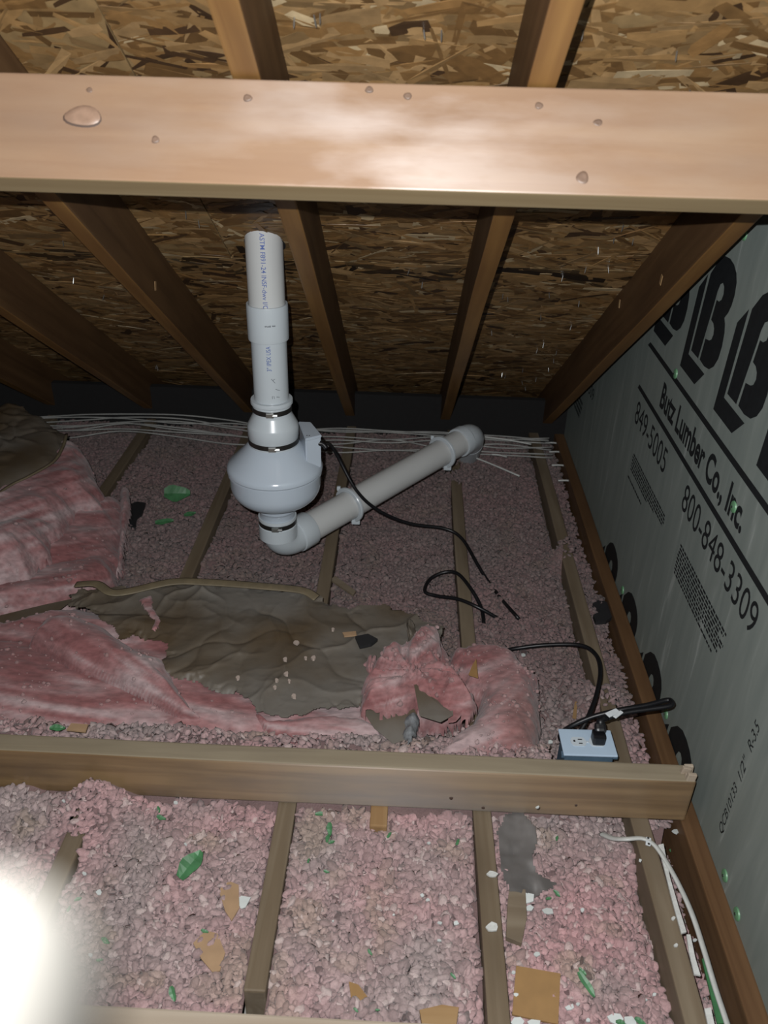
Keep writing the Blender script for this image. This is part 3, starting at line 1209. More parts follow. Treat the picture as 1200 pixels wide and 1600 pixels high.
bat = thing('insulation_batt', 'long torn pink batt with kraft paper facing lying behind the low beam', 'insulation batt', (-.45, 1.5, 0))
link('fiberglass', sheet(MB, .0055, mb_z, .02, 1, 16, wool_col(1, -.15)), M_FLUFF, bat)
wisps(MB, mb_z, -.15, 420, 1, bat, wool_col(1, -.15), skip=lambda x, y: poly_dist(KP, x, y) > -.004)

_cl = np.random.default_rng(99)
_CR = [(_cl.uniform(-1.6, .4), _cl.uniform(1.2, 2.9), _cl.uniform(0, PI), _cl.uniform(.06, .30), _cl.choice([-1, 1, 1]) * _cl.uniform(.4, 1), _cl.uniform(.005, .016)) for _ in range(150)]


def crumple(x, y, amp):
    """stiff paper: flat facets broken by straight sharp creases"""
    z = np.zeros(np.shape(x))
    for cx, cy, a, l_, h_, w_ in _CR:
        u = (x - cx) * math.cos(a) + (y - cy) * math.sin(a)
        v = -(x - cx) * math.sin(a) + (y - cy) * math.cos(a) + .012 * np.sin(u * 40 + cx * 9)
        z = z + h_ * np.exp(-np.abs(v) / w_) * np.clip(1.4 - np.abs(u) / l_, 0, 1)
        z = z + .35 * h_ * np.clip(v / l_, -1, 1) * np.clip(1.2 - np.abs(u) / l_ - np.abs(v) / l_, 0, 1)
    return amp * z


def kp_z(x, y, d):
    b = mb_z(x, y, np.full(x.shape, .2))
    cr = crumple(x, y, .0075) + .0025 * (ridge(x * 26, y * 26, 3, 14) - .6)
    return np.maximum(b, .092) + .014 + cr - .012 * np.exp(-d / .012) * (fbm(x * 20, y * 20, 2, 9) > 0) + .012 * np.exp(-d / .02) * np.clip(fbm(x * 9, y * 9, 2, 19), 0, 1)


ks = link('kraft_facing', sheet(KP, .0034, kp_z, .016, 2, 34), M_KRAFT, bat)
ks['label'] = 'crumpled olive brown kraft paper'
edge = catmull([pz(118, 913, .125), pz(150, 912, .132), pz(172, 925, .130), pz(200, 924, .126), pz(270, 909, .130), pz(330, 910, .126), pz(400, 915, .126), pz(470, 922, .126), pz(495, 934, .120)], 8)
ed = link('folded_lip', tube_mesh(edge, .013, 8, .16), M_KRAFTE, bat)
ed['label'] = 'pale folded lip along the kraft edge'

FP = poly_xy([(38, 990), (60, 962), (120, 950), (165, 965), (215, 1000), (262, 1015), (272, 1048), (300, 1085), (330, 1100), (280, 1098), (225, 1075), (150, 1045), (90, 1022)], .13)


def fp_z(x, y, d):
    return .055 + .085 * rnd(d, .075) + folds(x, y, 21, -.75, .012, 4, 20)


link('folded_flap', sheet(FP, .0040, fp_z, .006, 4, 20, wool_col(5, -.75)), M_FLUFF, bat)
wisps(FP, fp_z, -.75, 40, 2, bat, wool_col(5, -.75), crumbs=1)
# a strip of wool poking through a tear in the paper
SP = poly_xy([(215, 935), (238, 930), (240, 950), (252, 968), (248, 982), (236, 985), (240, 968), (228, 955)], .12)
link('wool_tuft', sheet(SP, .003, lambda x, y, d: .112 + .012 * rnd(d, .01) + .004 * fbm(x * 60, y * 60, 3, 2), .004, 5, 60, wool_col(6)), M_FLUFF, bat)
EP = poly_xy([(385, 1092), (420, 1118), (500, 1116), (560, 1112), (590, 1130), (600, 1150), (540, 1155), (430, 1140), (395, 1125)], .08)
link('wool_tuft', sheet(EP, .004, lambda x, y, d: .045 + .05 * rnd(d, .03) + folds(x, y, 31, -.1, .010, 6, 24), .01, 6, 30, wool_col(7, -.1)), M_FLUFF, bat)

# torn clump and rolled end at the right
tc_ = thing('torn_insulation_clump', 'crumpled ragged clump of pink fiberglass torn open beside the kraft paper', 'insulation clump', (.03, 1.42, 0))
T1 = poly_xy([(566, 1108), (562, 1070), (575, 1045), (592, 1018), (630, 1002), (650, 985), (668, 978), (690, 985), (690, 1030), (706, 1052), (742, 1075), (748, 1098), (735, 1112), (705, 1105), (660, 1092),
              (640, 1104), (600, 1108)], .13)
cT = T1.mean(0) + np.array((-.015, -.02))


def t1_z(x, y, d):
    an = np.arctan2(y - cT[1], x - cT[0])
    rr = np.hypot(x - cT[0], y - cT[1])
    f = ridge(an * 2.6 + rr * 9, rr * 5, 4, 40) - .5
    return .078 + .080 * rnd(d, .05) * (1 + .2 * f) + .036 * f + .008 * fbm(x * 40, y * 40, 3, 42)


link('fiberglass', sheet(T1, .0034, t1_z, .009, 7, 26, wool_col(9, .6)), M_FLUFF, tc_)
wisps(T1, t1_z, .8, 80, 3, tc_, wool_col(9, .6), spread=.9, crumbs=1)


def petal(pts_px, z0, z1, width, seed, mat, name, parent, col=True):
    """a bent upstanding lobe from a base pixel to a tip pixel"""
    c = [pz(a, b, z0 + (z1 - z0) * t) for (a, b), t in zip(pts_px, np.linspace(0, 1, len(pts_px)))]
    c = catmull(c, 6)
    V, Fc, n = [], [], 9
    m = len(c)
    for i, p in enumerate(c):
        t = i / (m - 1)
        wd = width * (math.sin(PI * min(1, .25 + .75 * t)) ** .5 * .8 + .2) * (1 + .15 * math.sin(i * 1.7 + seed))
        for k in range(n):
            s = k / (n - 1) - .5
            V.append(p + RIGHT * (s * wd) + Vector((0, -1, 0)) * (.018 * math.cos(s * PI * 1.6) + .004 * math.sin(k * 2.3 + i * .9 + seed)) + Vector((0, 0, .004 * math.sin(k * 1.9 + i + seed))))
    for i in range(m - 1):
        for k in range(n - 1):
            Fc.append((i * n + k, i * n + k + 1, (i + 1) * n + k + 1, (i + 1) * n + k))
    V2 = np.array([tuple(v) for v in V])
    me = tri_mesh(V2, np.array(Fc), wool_col(seed, 1.2)(V2[:, 0], V2[:, 1], V2[:, 2]) if col else None)
    o = link(name, me, mat, parent)
    so = o.modifiers.new('thickness', 'SOLIDIFY')
    so.thickness = .010 if col else .0012
    ss = o.modifiers.new('smooth', 'SUBSURF')
    ss.levels = ss.render_levels = 1
    return o


petal([(668, 1070), (672, 1040), (668, 1010), (664, 982)], .10, .16, .046, 3, M_FLUFF, 'wool_lobe', tc_)
petal([(618, 1062), (612, 1035), (620, 1010)], .10, .16, .050, 5, M_FLUFF, 'wool_lobe', tc_)
petal([(588, 1060), (580, 1045), (582, 1028)], .10, .14, .034, 8, M_FLUFF, 'wool_lobe', tc_)
kl = petal([(648, 1045), (646, 1015), (643, 990), (638, 972)], .10, .165, .026, 2, M_KRAFT, 'kraft_strip', tc_, False)
kl['label'] = 'upright torn strip of kraft paper'

re_ = thing('insulation_batt_end', 'rounded grey-pink end of a batt standing by the outlet box', 'insulation batt', (.24, 1.4, 0))
T2 = poly_xy([(690, 1022), (700, 1002), (745, 990), (775, 995), (800, 1003), (828, 1030), (851, 1042), (850, 1100), (846, 1172), (780, 1185), (700, 1190), (662, 1182), (688, 1150), (735, 1112), (745, 1085), (705, 1050)], .08)
T2[:, 1] = np.maximum(T2[:, 1], 1.225)


def t2_z(x, y, d):
    return -.04 + .145 * rnd(d, .06) * (.85 + .15 * np.clip((y - 1.25) / .3, 0, 1)) + folds(x, y, 51, .7, .013, 4, 13) + .007 * fbm(x * 16, y * 16, 3, 52)


def t2_col(x, y, z):
    c = wool_col(11, .7)(x, y, z)
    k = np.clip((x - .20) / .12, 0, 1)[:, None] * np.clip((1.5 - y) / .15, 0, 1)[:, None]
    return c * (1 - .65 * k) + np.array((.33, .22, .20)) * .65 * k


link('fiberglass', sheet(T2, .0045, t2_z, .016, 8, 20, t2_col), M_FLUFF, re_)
wisps(T2, t2_z, .7, 160, 4, re_, t2_col, crumbs=1)

# dark kraft scraps lying under and between the torn wool


def px_piece(name, label, cat, pxs, z, th, mat, group=None, bend=0.0, tilt=(0, 0), parent=None, kind=None):
    """a thin solid piece with the outline pxs (pixels) lying at height z"""
    if z is None:
        cx, cy = np.mean([p[0] for p in pxs]), np.mean([p[1] for p in pxs])
        z = on_fill(cx, cy).z + .003
    P = [pz(a, b, z) for a, b in pxs]
    c = sum(P, Vector()) / len(P)
    n = len(P)
    Q = []
    for p in P:
        d = p - c
        Q.append(Vector((p.x, p.y, z + tilt[0] * d.x + tilt[1] * d.y + bend * (d.x * d.x + d.y * d.y) * 20)))
    cc = sum(Q, Vector()) / n
    V = [q + Vector((0, 0, th)) for q in Q] + Q
    Fc = [tuple(range(n)), tuple(range(2 * n - 1, n - 1, -1))]
    for i in range(n):
        j = (i + 1) % n
        Fc += [(i, n + i, n + j, j)]
    bm = bmesh.new()
    bm.from_mesh(mesh_from(V, Fc))
    me = bm_mesh(bm)
    o = link(name, me, mat, parent, loc=(cc.x, cc.y, cc.z) if parent is None else None)
    return tag(o, label, cat, group, kind)


px_piece('kraft_scrap', 'dark kraft scrap showing in the gap below the torn pink clump', 'paper scrap', [(560, 1100), (600, 1096), (640, 1100), (652, 1122), (642, 1150), (615, 1156), (585, 1134)], .098, .001, M_KRAFT, tilt=(.1, .2))
px_piece('kraft_scrap', 'crumpled kraft scrap wedged between the clump and the rounded batt end', 'paper scrap', [(646, 1088), (668, 1080), (690, 1090), (704, 1086), (708, 1118), (688, 1132), (655, 1130)], .116, .001, M_KRAFT, bend=.3, tilt=(-.2, .2))
GL = poly_xy([(632, 1122), (645, 1112), (657, 1122), (652, 1146), (642, 1160), (630, 1150)], .10)
gl = link('grey_lint_clump', sheet(GL, .003, lambda x, y, d: .085 + .03 * rnd(d, .02) + .008 * fbm(x * 60, y * 60, 3, 95), .006, 25, 60), M_LINT, loc=(GL[:, 0].mean(), GL[:, 1].mean(), .085))
tag(gl, 'tuft of grey lint hanging below the torn pink clump', 'lint')

px_piece('kraft_scrap', 'dark kraft sheet in the gap between the batt pile and the long torn batt', 'paper scrap', [(-120, 985), (0, 962), (70, 945), (118, 935), (50, 985), (20, 1020), (-20, 1060), (-120, 1080)], .072, .001, M_KRAFT)

# pile of batts at the left
pl = thing('insulation_batt', 'thick batt with dark kraft top and torn pink side, uppermost in the pile', 'insulation batt', (-1.15, 2.35, 0))
S1 = poly_xy([(-300, 760), (-150, 640), (20, 640), (60, 660), (104, 682), (140, 690), (146, 718), (163, 738), (152, 765), (118, 772), (95, 800), (70, 835), (40, 865), (0, 880), (-200, 930)], .17)


def s1_z(x, y, d):
    s = np.clip((y - 1.72) / .8, 0, 1)
    return .02 + .175 * rnd(d, .11) + .03 * s + folds(x, y, 61, .75, .020, 4, 15) * np.clip((2.52 - y + .6 * (x + 1.2)) / .1, .25, 1) + .008 * fbm(x * 18, y * 18, 3, 62)


link('fiberglass', sheet(S1, .0065, s1_z, .022, 11, 16, wool_col(13, .75)), M_FLUFF, pl)
wisps(S1, s1_z, .75, 160, 5, pl, wool_col(13, .75), lmax=.07, crumbs=1)
S1K = poly_xy([(-300, 780), (-150, 650), (-10, 642), (22, 634), (58, 652), (104, 676), (96, 700), (82, 722), (45, 742), (10, 758), (-40, 800), (-200, 900)], .21)


def s1k_z(x, y, d):
    return np.maximum(s1_z(x, y, np.full(x.shape, .3)), .215) + .008 + crumple(x, y, .010) - .02 * np.exp(-d / .02)


k1 = link('kraft_facing', sheet(S1K, .006, s1k_z, .010, 12, 20), M_KRAFT, pl)
k1['label'] = 'dark kraft paper with pale stapling edge'
eg = catmull([pz(104, 678, .222), pz(97, 700, .218), pz(82, 722, .215), pz(45, 744, .215), pz(10, 762, .212), pz(-40, 802, .212)], 6)
link('folded_lip', tube_mesh(eg, .006, 6, .4), M_KRAFTE, pl)

pl2 = thing('insulation_batt', 'sagging pink batt with no paper, lowest in the pile, next to the black scrap', 'insulation batt', (-.95, 1.9, 0))
S2 = poly_xy([(-260, 930), (-100, 850), (40, 830), (110, 790), (135, 775), (165, 775), (188, 770), (196, 800), (192, 850), (184, 890), (150, 915), (80, 940), (0, 958), (-200, 985)], .07)


def s2_z(x, y, d):
    return -.035 + .13 * rnd(d, .08) + folds(x, y, 71, .25, .024, 3, 11) + .007 * fbm(x * 20, y * 20, 3, 72)


link('fiberglass', sheet(S2, .0055, s2_z, .018, 13, 18, wool_col(15, .25)), M_FLUFF, pl2)
wisps(S2, s2_z, .25, 220, 6, pl2, wool_col(15, .25), lmax=.06, crumbs=1)
link('wool_ridge', sheet(poly_xy([(186, 768), (203, 762), (205, 790), (197, 830), (190, 890), (181, 892), (186, 830)], .06), .004,
                         lambda x, y, d: .02 + .06 * rnd(d, .02) + .006 * fbm(x * 30, y * 30, 3, 75), .006, 14, 30, wool_col(16, 1.2)), M_FLUFF, pl2)

# ------------------------------------------------------------------ radon fan and pipework
AX, AY = -.347, 1.972
R3 = .04445


def pipe_ring(prof, org=(AX, AY, 0), axis=(0, 0, 1)):
    return lathe_mesh(prof, org, axis)


def hollow(r, t0, t1, th=.0055):
    return [(r, t0), (r, t1), (r - th, t1), (r - th, t0), (r, t0)]


def wrap_text(s, z0, z1, ang, height, r, parent, mat, up=True, offset=.006):
    """lettering wrapped round the vertical pipe, running along it"""
    V, Fc = text_geo(s, offset)
    P = []
    for u, v in V:
        if up:          # reads upwards, tops of letters to the left
            z = z0 + (z1 - z0) * u
            a = ang - (v - .5) * height / r
        else:           # reads downwards, tops to the right
            z = z1 - (z1 - z0) * u
            a = ang + (v - .5) * height / r
        P.append((AX + r * math.sin(a), AY - r * math.cos(a), z))
    return link('lettering', mesh_from(P, Fc), mat, parent)


fan_dir = math.atan2(-AX, AY)
top_pipe = link('vent_pipe', pipe_ring(hollow(R3, .790, 1.16)), M_PVCP, loc=(AX, AY, .80))
tag(top_pipe, 'upper white plastic vent pipe with blue lettering passing through the roof sheathing', 'pipe')
lt = wrap_text('IES ASTM F891-24 INSF-dwv I/O', .806, 1.005, .085, .0115, R3 + .0005, top_pipe, M_BLUEINK, up=False)
lt['label'] = 'blue pipe lettering reading downwards'
cpl = link('pipe_coupling', pipe_ring([(R3 + .001, .722), (.0500, .722), (.0508, .726), (.0508, .806), (.0500, .810), (R3 + .001, .810), (R3 + .001, .722)]), M_PVC, loc=(AX, AY, .722))
tag(cpl, 'white sleeve coupling joining the two upright pipe lengths', 'pipe coupling')
for k in range(8):
    z0 = .7665 + random.uniform(-.001, .001)
    a = .02 + k * .058 + (0.05 if k > 4 else 0)
    hgt = random.uniform(.003, .005)
    rr = .0513
    ps = [(AX + rr * math.sin(aa), AY - rr * math.cos(aa), zz) for aa, zz in ((a, z0), (a + .04, z0), (a + .04, z0 + hgt), (a, z0 + hgt))]
    if k == 0:
        Vp, Fp = [], []
    Fp.append(tuple(range(len(Vp), len(Vp) + 4)))
    Vp += ps
link('print_mark', mesh_from(Vp, Fp), M_GREYINK, cpl)
mid_pipe = link('vent_pipe', pipe_ring(hollow(R3, .548, .730)), M_PVC, loc=(AX, AY, .548))
tag(mid_pipe, 'scuffed white pipe length between the sleeve coupling and the fan', 'pipe')
lt = wrap_text('3" IPEX USA', .652, .716, .115, .0115, R3 + .0005, mid_pipe, M_BLUEINK, up=True)
lt['label'] = 'blue pipe lettering reading upwards'
for (z, a, l_, t) in [(.632, .2, .016, .9), (.628, .3, .006, -.5), (.604, .42, .013, .5), (.586, .22, .008, 1.6), (.586, .30, .008, 1.4), (.583, .45, .009, .3)]:
    rr = R3 + .0004
    q = []
    for (u, v) in ((0, -.0006), (l_, -.0006), (l_, .0006), (0, .0006)):
        du = u * math.cos(t) - v * math.sin(t)
        dv = u * math.sin(t) + v * math.cos(t)
        q.append((AX + rr * math.sin(a + du / rr), AY - rr * math.cos(a + du / rr), z - dv))
    link('scuff_mark', mesh_from(q, [(0, 1, 2, 3)]), M_GREYINK, mid_pipe)


def clamp(parent, z, r, ang, wdt=.013):
    b = link('hose_clamp', pipe_ring([(r, z - wdt / 2), (r + .0012, z - wdt / 2), (r + .0012, z + wdt / 2), (r, z + wdt / 2), (r, z - wdt / 2)]), M_STEEL, parent)
    b['label'] = 'dark steel band clamp'
    bm = bmesh.new()
    M = Matrix.Rotation(ang, 3, 'Z').to_4x4()
    c = Vector((AX + (r + .004) * math.sin(ang), AY - (r + .004) * math.cos(ang), z))
    box_bm(bm, c, .020, .007, wdt * .95, M, .0015)
    h = link('screw_housing', bm_mesh(bm), M_BRIGHT, None)
    h.parent = b
    h.matrix_parent_inverse = Matrix.Translation(-world_loc(b))
    bm = bmesh.new()
    r1 = bmesh.ops.create_cone(bm, cap_ends=True, segments=8, radius1=.0042, radius2=.0042, depth=.012)
    bmesh.ops.rotate(bm, matrix=Matrix.Rotation(PI / 2, 3, 'Y'), verts=bm.verts)
    bmesh.ops.rotate(bm, matrix=Matrix.Rotation(ang, 3, 'Z'), verts=bm.verts)
    bmesh.ops.translate(bm, vec=c + Vector((.013 * math.cos(ang), .013 * math.sin(ang), 0)), verts=bm.verts)
    s = link('screw_head', bm_mesh(bm), M_BRIGHT, None)
    s.parent = b
    s.matrix_parent_inverse = Matrix.Translation(-world_loc(b))


uc = thing('flexible_coupling', 'white reducing rubber coupling on top of the fan, held by two band clamps', 'pipe coupling', (AX, AY, .44))
link('body', pipe_ring([(R3, .562), (.0535, .562), (.0545, .559), (.0545, .552), (.0500, .549), (.0500, .524), (.0515, .520), (.0650, .494), (.0668, .489), (.0668, .462), (.0655, .459),
                        (.0655, .436), (.060, .436)]), M_PVC, uc)
clamp(uc, .537, .0503, .05)
clamp(uc, .448, .0658, .10)

fan = thing('radon_fan', 'white bulbous inline radon fan with a wiring box on its shoulder', 'fan', (AX, AY, .22))
link('upper_housing', pipe_ring([(.062, .462), (.0625, .437), (.068, .434), (.0800, .421), (.1220, .379), (.1265, .373), (.1285, .368), (.1285, .361), (.1262, .357)]), M_FAN, fan)
link('seam_rim', pipe_ring([(.1255, .3575), (.1268, .357), (.1268, .351), (.1225, .349)]), M_FAN, fan)
link('lower_housing', pipe_ring([(.1225, .350), (.1225, .315), (.1205, .302), (.114, .288), (.103, .276), (.088, .267), (.072, .262), (.0585, .260), (.0565, .256), (.0550, .238), (.0505, .232), (.0490, .228),
                                 (.0490, .190)]), M_FAN, fan)
# wiring box on the shoulder
bx0, bx1, by0, by1 = .052, .116, -.018, .062
bm = bmesh.new()
top = [(bx0 + .008, by1), (bx0 + .040, by1), (bx1 + .012, by0 + .004), (bx1 - .026, by0 - .022)]
zt, zb = .466, .372
vsT = [bm.verts.new((AX + a, AY + b, zt)) for a, b in top]
vsB = [bm.verts.new((AX + a, AY + b, zb)) for a, b in top]
bm.faces.new(vsT)
bm.faces.new(vsB[::-1])
for i in range(4):
    j = (i + 1) % 4
    bm.faces.new((vsT[j], vsT[i], vsB[i], vsB[j]))
bmesh.ops.bevel(bm, geom=bm.edges[:], offset=.004, segments=3, affect='EDGES')
wb = link('wiring_box', bm_mesh(bm), M_FAN, fan)
lidp = [(a * 1.0, b) for a, b in top]
cx_, cy_ = sum(a for a, b in top) / 4, sum(b for a, b in top) / 4
bm = bmesh.new()
t1 = [bm.verts.new((AX + cx_ + (a - cx_) * 1.06, AY + cy_ + (b - cy_) * 1.06, zt + .004)) for a, b in top]
t0 = [bm.verts.new((AX + cx_ + (a - cx_) * 1.06, AY + cy_ + (b - cy_) * 1.06, zt - .003)) for a, b in top]
bm.faces.new(t1)
bm.faces.new(t0[::-1])
for i in range(4):
    j = (i + 1) % 4
    bm.faces.new((t1[j], t1[i], t0[i], t0[j]))
bmesh.ops.bevel(bm, geom=bm.edges[:], offset=.002, segments=2, affect='EDGES')
lb = link('box_lid', bm_mesh(bm), M_FAN, None)
lb.parent = wb
lb.matrix_parent_inverse = Matrix.Translation(-world_loc(wb))
for da in (0, .006):
    q = lathe_mesh([(0, .0012), (.0014, .001), (.0016, 0)], (AX + .092 + da, AY - .022, zt + .004), n=8)
    sc = link('lid_screw', q, M_DARK, None)
    sc.parent = wb
    sc.matrix_parent_inverse = Matrix.Translation(-world_loc(wb))

lc = thing('flexible_coupling', 'white rubber coupling with one band clamp below the fan', 'pipe coupling', (AX, AY, .15))
link('body', pipe_ring([(.047, .213), (.0530, .213), (.0535, .210), (.0535, .205), (.0515, .203), (.0515, .188), (.0535, .186), (.0535, .146), (.047, .146)]), M_PVC, lc)
clamp(lc, .196, .0517, .03)

# elbow and the long pipe sloping off behind
PZ = .112
FAR = pz(722, 689, .165)
E0 = Vector((AX, AY, PZ))
pdir = (FAR - E0).normalized()
NB = .066
bend = []
for i in range(13):
    t = i / 12
    a = E0 + Vector((0, 0, NB))
    c = E0 + pdir * NB
    bend.append(a * (1 - t) ** 2 + E0 * (2 * t * (1 - t)) + c * t * t)
el = thing('pipe_elbow', 'white plastic elbow under the fan turning into the sloping pipe', 'pipe elbow', (AX, AY, .06))
link('bend', tube_mesh(bend, .0485, 40, close=False), M_PVC, el)
link('socket', lathe_mesh([(.0485, -.004), (.0515, -.002), (.0520, .002), (.0520, .046), (.0505, .049), (R3, .049)], E0 + pdir * NB, pdir), M_PVC, el)
link('socket', lathe_mesh([(.0485, -.004), (.0512, -.002), (.0515, .030), (.045, .030)], E0 + Vector((0, 0, NB - .02)), (0, 0, 1)), M_PVC, el)
plen = (FAR - E0).length
lp = link('drain_pipe', lathe_mesh(hollow(R3, NB + .01, plen), E0, pdir), M_PVCP, loc=E0 + pdir * plen * .5)
tag(lp, 'long white pipe sloping from the fan elbow back over the joists', 'pipe')
fe = thing('pipe_elbow', 'small white elbow at the far end of the sloping pipe, in front of the cables', 'pipe elbow', (FAR.x, FAR.y, 0))
hd = Vector((pdir.x, pdir.y, 0)).normalized()
fb = []
for i in range(13):
    t = i / 12
    a, b, c = FAR + pdir * .012, FAR + pdir * .058, FAR + pdir * .055 + Vector((.0, .062, -.055))
    fb.append(a * (1 - t) ** 2 + b * (2 * t * (1 - t)) + c * t * t)
link('bend', tube_mesh(fb, .0478, 32, close=False), M_PVC, fe)
link('socket', lathe_mesh([(R3, -.020), (.0505, -.020), (.0515, -.017), (.0515, .010), (.0478, .014)], FAR, pdir), M_PVC, fe)
link('stub', lathe_mesh(hollow(.0485, 0, .12), fb[-1], (0, .72, -.69)), M_PVC, fe)
for s, lab in ((.335, 'pale plastic hanger ring around the middle of the sloping pipe'), (.865, 'plastic hanger at the far end of the sloping pipe')):
    hg = thing('pipe_hanger', lab, 'pipe hanger', E0 + pdir * plen * s)
    th = .008
    link('ring', lathe_mesh([(R3 + .0005, 0), (R3 + .011, 0), (R3 + .0125, .002), (R3 + .0125, th), (R3 + .011, th + .002), (R3 + .0005, th + .002), (R3 + .0005, 0)], E0 + pdir * plen * s, pdir), M_PVC, hg)
    _, u, v = frame_from(pdir)
    sd = (Vector((-1, 0, 0)) - pdir * Vector((-1, 0, 0)).dot(pdir)).normalized()
    tip = E0 + pdir * (plen * s + .005) + (sd * .75 + u * .66).normalized() * (R3 + .016)
    link('locking_tab', box_mesh(tip, .012, .011, .014, None, .003), M_PVC, hg)
    dn = E0 + pdir * (plen * s + .005) + (-sd * .5 - u).normalized() * (R3 + .012)
    link('nail_flange', box_mesh(dn, .026, .012, .016, None, .003), M_PVC, hg)

# ------------------------------------------------------------------ cables
rc = random.Random(5)
for k in range(8):
    z0 = .012 + .006 * (k % 3)
    yb = 2.80 + k * .024
    pts = []
    for i, x in enumerate(np.linspace(-1.9, .56, 13)):
        pts.append(Vector((x, yb + rc.uniform(-.022, .022), z0 + rc.uniform(-.006, .012) + .03 * math.exp(-((x + 1.0) / .3) ** 2))))
    o = link('white_cable', tube_mesh(catmull(pts, 5), .0036, 6, .75), M_DUSTY, loc=pts[0])
    tag(o, 'white electrical cable in the bundle running behind the fan along the eave', 'cable', 'cables along the eave')
for (a, b, z) in [((718, 706), (812, 744), .03), ((752, 682), (830, 694), .05), ((768, 710), (792, 714), .03)]:
    P = [pz(*a, z), pz((a[0] + b[0]) / 2, (a[1] + b[1]) / 2 - 1, z), pz(*b, z - .01)]
    tag(link('white_cable', tube_mesh(catmull(P, 6), .0035, 6), M_WCABLE, loc=P[0]), 'loose end of white cable lying on pink insulation by the far elbow', 'cable', 'loose cable ends')
for (x, y) in [(852, 692), (858, 706), (862, 727), (872, 751)]:
    q = pz(x, y, -.01)
    P = [q, q + Vector((.03, .004, .0)), q + Vector((.055, .008, -.004))]
    tag(link('white_cable', tube_mesh(catmull(P, 4), .0035, 6), M_WCABLE, loc=q), 'short white cable showing between the last joist and the end joist', 'cable', 'cables past the last joist')

# the fan's black power cord
cord = thing('power_cord', 'black power cord running from the fan over the insulation to the outlet', 'cord', pz(700, 825, 0))
bxp = Vector((AX + .128, AY - .012, .445))
c1 = [bxp, pz(520, 700, .33), pz(556, 765, .20), pz(592, 798, .12), pz(640, 818, .06), pz(695, 826, .03), pz(722, 842, .014), pz(745, 880, -.010), pz(757, 900, -.026), pz(770, 918, -.034), pz(785, 938, -.024), pz(808, 964, -.014)]
c1b = [pz(818, 976, -.06), pz(805, 985, -.06)]
c2 = [pz(790, 975, -.045), pz(774, 964, -.016), pz(745, 948, .010), pz(715, 936, .008), pz(682, 931, -.006), pz(664, 924, -.008), pz(672, 905, -.006), pz(695, 894, .004), pz(716, 897, .012), pz(737, 922, .010), pz(752, 950, -.008),
      pz(756, 975, -.012), pz(756, 992, -.045)]
c3 = [pz(790, 1018, -.02), pz(802, 1014, .0), pz(850, 1008, .022), pz(905, 1008, .045), pz(930, 1022, .055), pz(938, 1048, .07), pz(932, 1085, .08), pz(920, 1118, .085), pz(908, 1140, .07), pz(890, 1160, .05), pz(878, 1158, .05),
      pz(876, 1148, .07), pz(890, 1136, .10), pz(920, 1122, .125), pz(948, 1114, .14), pz(975, 1108, .15), pz(1010, 1102, .155), pz(1042, 1094, .16), pz(1050, 1097, .165), pz(1046, 1103, .165), pz(1015, 1108, .160),
      pz(980, 1113, .155), pz(962, 1118, .15), pz(948, 1122, .140)]
for q in (c1 + c1b, c2, c3):
    link('cord', tube_mesh(catmull(q, 8), .0054, 10), M_BLACK, cord)
sb = [bxp - Vector((.012, 0, 0)), bxp + Vector((.004, 0, -.003)), bxp + Vector((.014, -.003, -.014))]
link('strain_relief', tube_mesh(catmull(sb, 4), [.0075] * 4 + [.0065] * 5, 10), M_BLACK, cord)

# outlet box with its plug
OZ = .103
o_c = pz(918, 1160, OZ)
oa = pz(874, 1139, OZ)
ob = pz(954, 1141, OZ)
oc_ = pz(964, 1182, OZ)
od = pz(881, 1179, OZ)
ex = ((ob - oa) + (oc_ - od)).normalized()
ey = Vector((0, 0, 1)).cross(ex)
out = thing('outlet_box', 'metal outlet box with a pale blue-white cover plate against the low beam', 'outlet', (o_c.x, o_c.y, 0))
MR = Matrix((ex, ey, Vector((0, 0, 1)))).transposed().to_4x4()


def op(u, v, z):
    return Vector((o_c.x, o_c.y, 0)) + ex * u + ey * v + Vector((0, 0, z))


link('box', box_mesh(op(0, 0, .030), .102, .056, .136, MR, .003), M_BOX, out)
pt = link('cover_plate', box_mesh(op(0, 0, OZ - .0015), .1125, .0735, .005, MR, .002), M_PLATE, out)


def sub(name, me, mat, par):
    o = link(name, me, mat, None)
    o.parent = par
    o.matrix_parent_inverse = Matrix.Translation(-world_loc(par))
    return o


for s in (-1, 1):
    V = []
    n = 28
    for zz in (OZ - .001, OZ + .0022):
        for k in range(n):
            a = 2 * PI * k / n
            u = .0165 * math.cos(a)
            v = max(-.0125, min(.0125, .0168 * math.sin(a)))
            V.append(op(s * .0195 + u, v, zz))
    Fc = [(k, (k + 1) % n, n + (k + 1) % n, n + k) for k in range(n)] + [tuple(range(n, 2 * n))]
    rc_ = sub('receptacle', mesh_from(V, Fc), M_RECEP, pt)
    if s < 0:
        for (u, v, w_, h_) in ((-.028 + .0, .001, .004, .005), (-.0155, .0055, .009, .0022), (-.0155, -.0055, .0075, .0022)):
            sub('slot', box_mesh(op(u, v, OZ + .0022), w_, h_, .0012, MR), M_DARK, pt)
sub('plate_screw', lathe_mesh([(0, .0016), (.002, .0014), (.0028, 0)], op(0, 0, OZ + .001), n=10), M_RECEP, pt)
for s in (-1, 1):
    link('mounting_ear', box_mesh(op(s * .054, -.026, OZ - .010), .010, .012, .010, MR, .002), M_BOX, out)
plug = link('plug', box_mesh(op(.0215, .002, OZ + .014), .027, .026, .026, MR, .005), M_BLACK, cord)
sub('plug_grip', box_mesh(op(.0235, .010, OZ + .033), .022, .022, .022, Matrix.Rotation(.5, 3, 'X').to_4x4() @ MR, .006), M_BLACK, plug)
sub('plug_neck', tube_mesh(catmull([op(.0235, .012, OZ + .034), op(.026, .020, OZ + .046), pz(948, 1122, .145)], 5), [.009] * 5 + [.0065] * 6, 10), M_BLACK, plug)
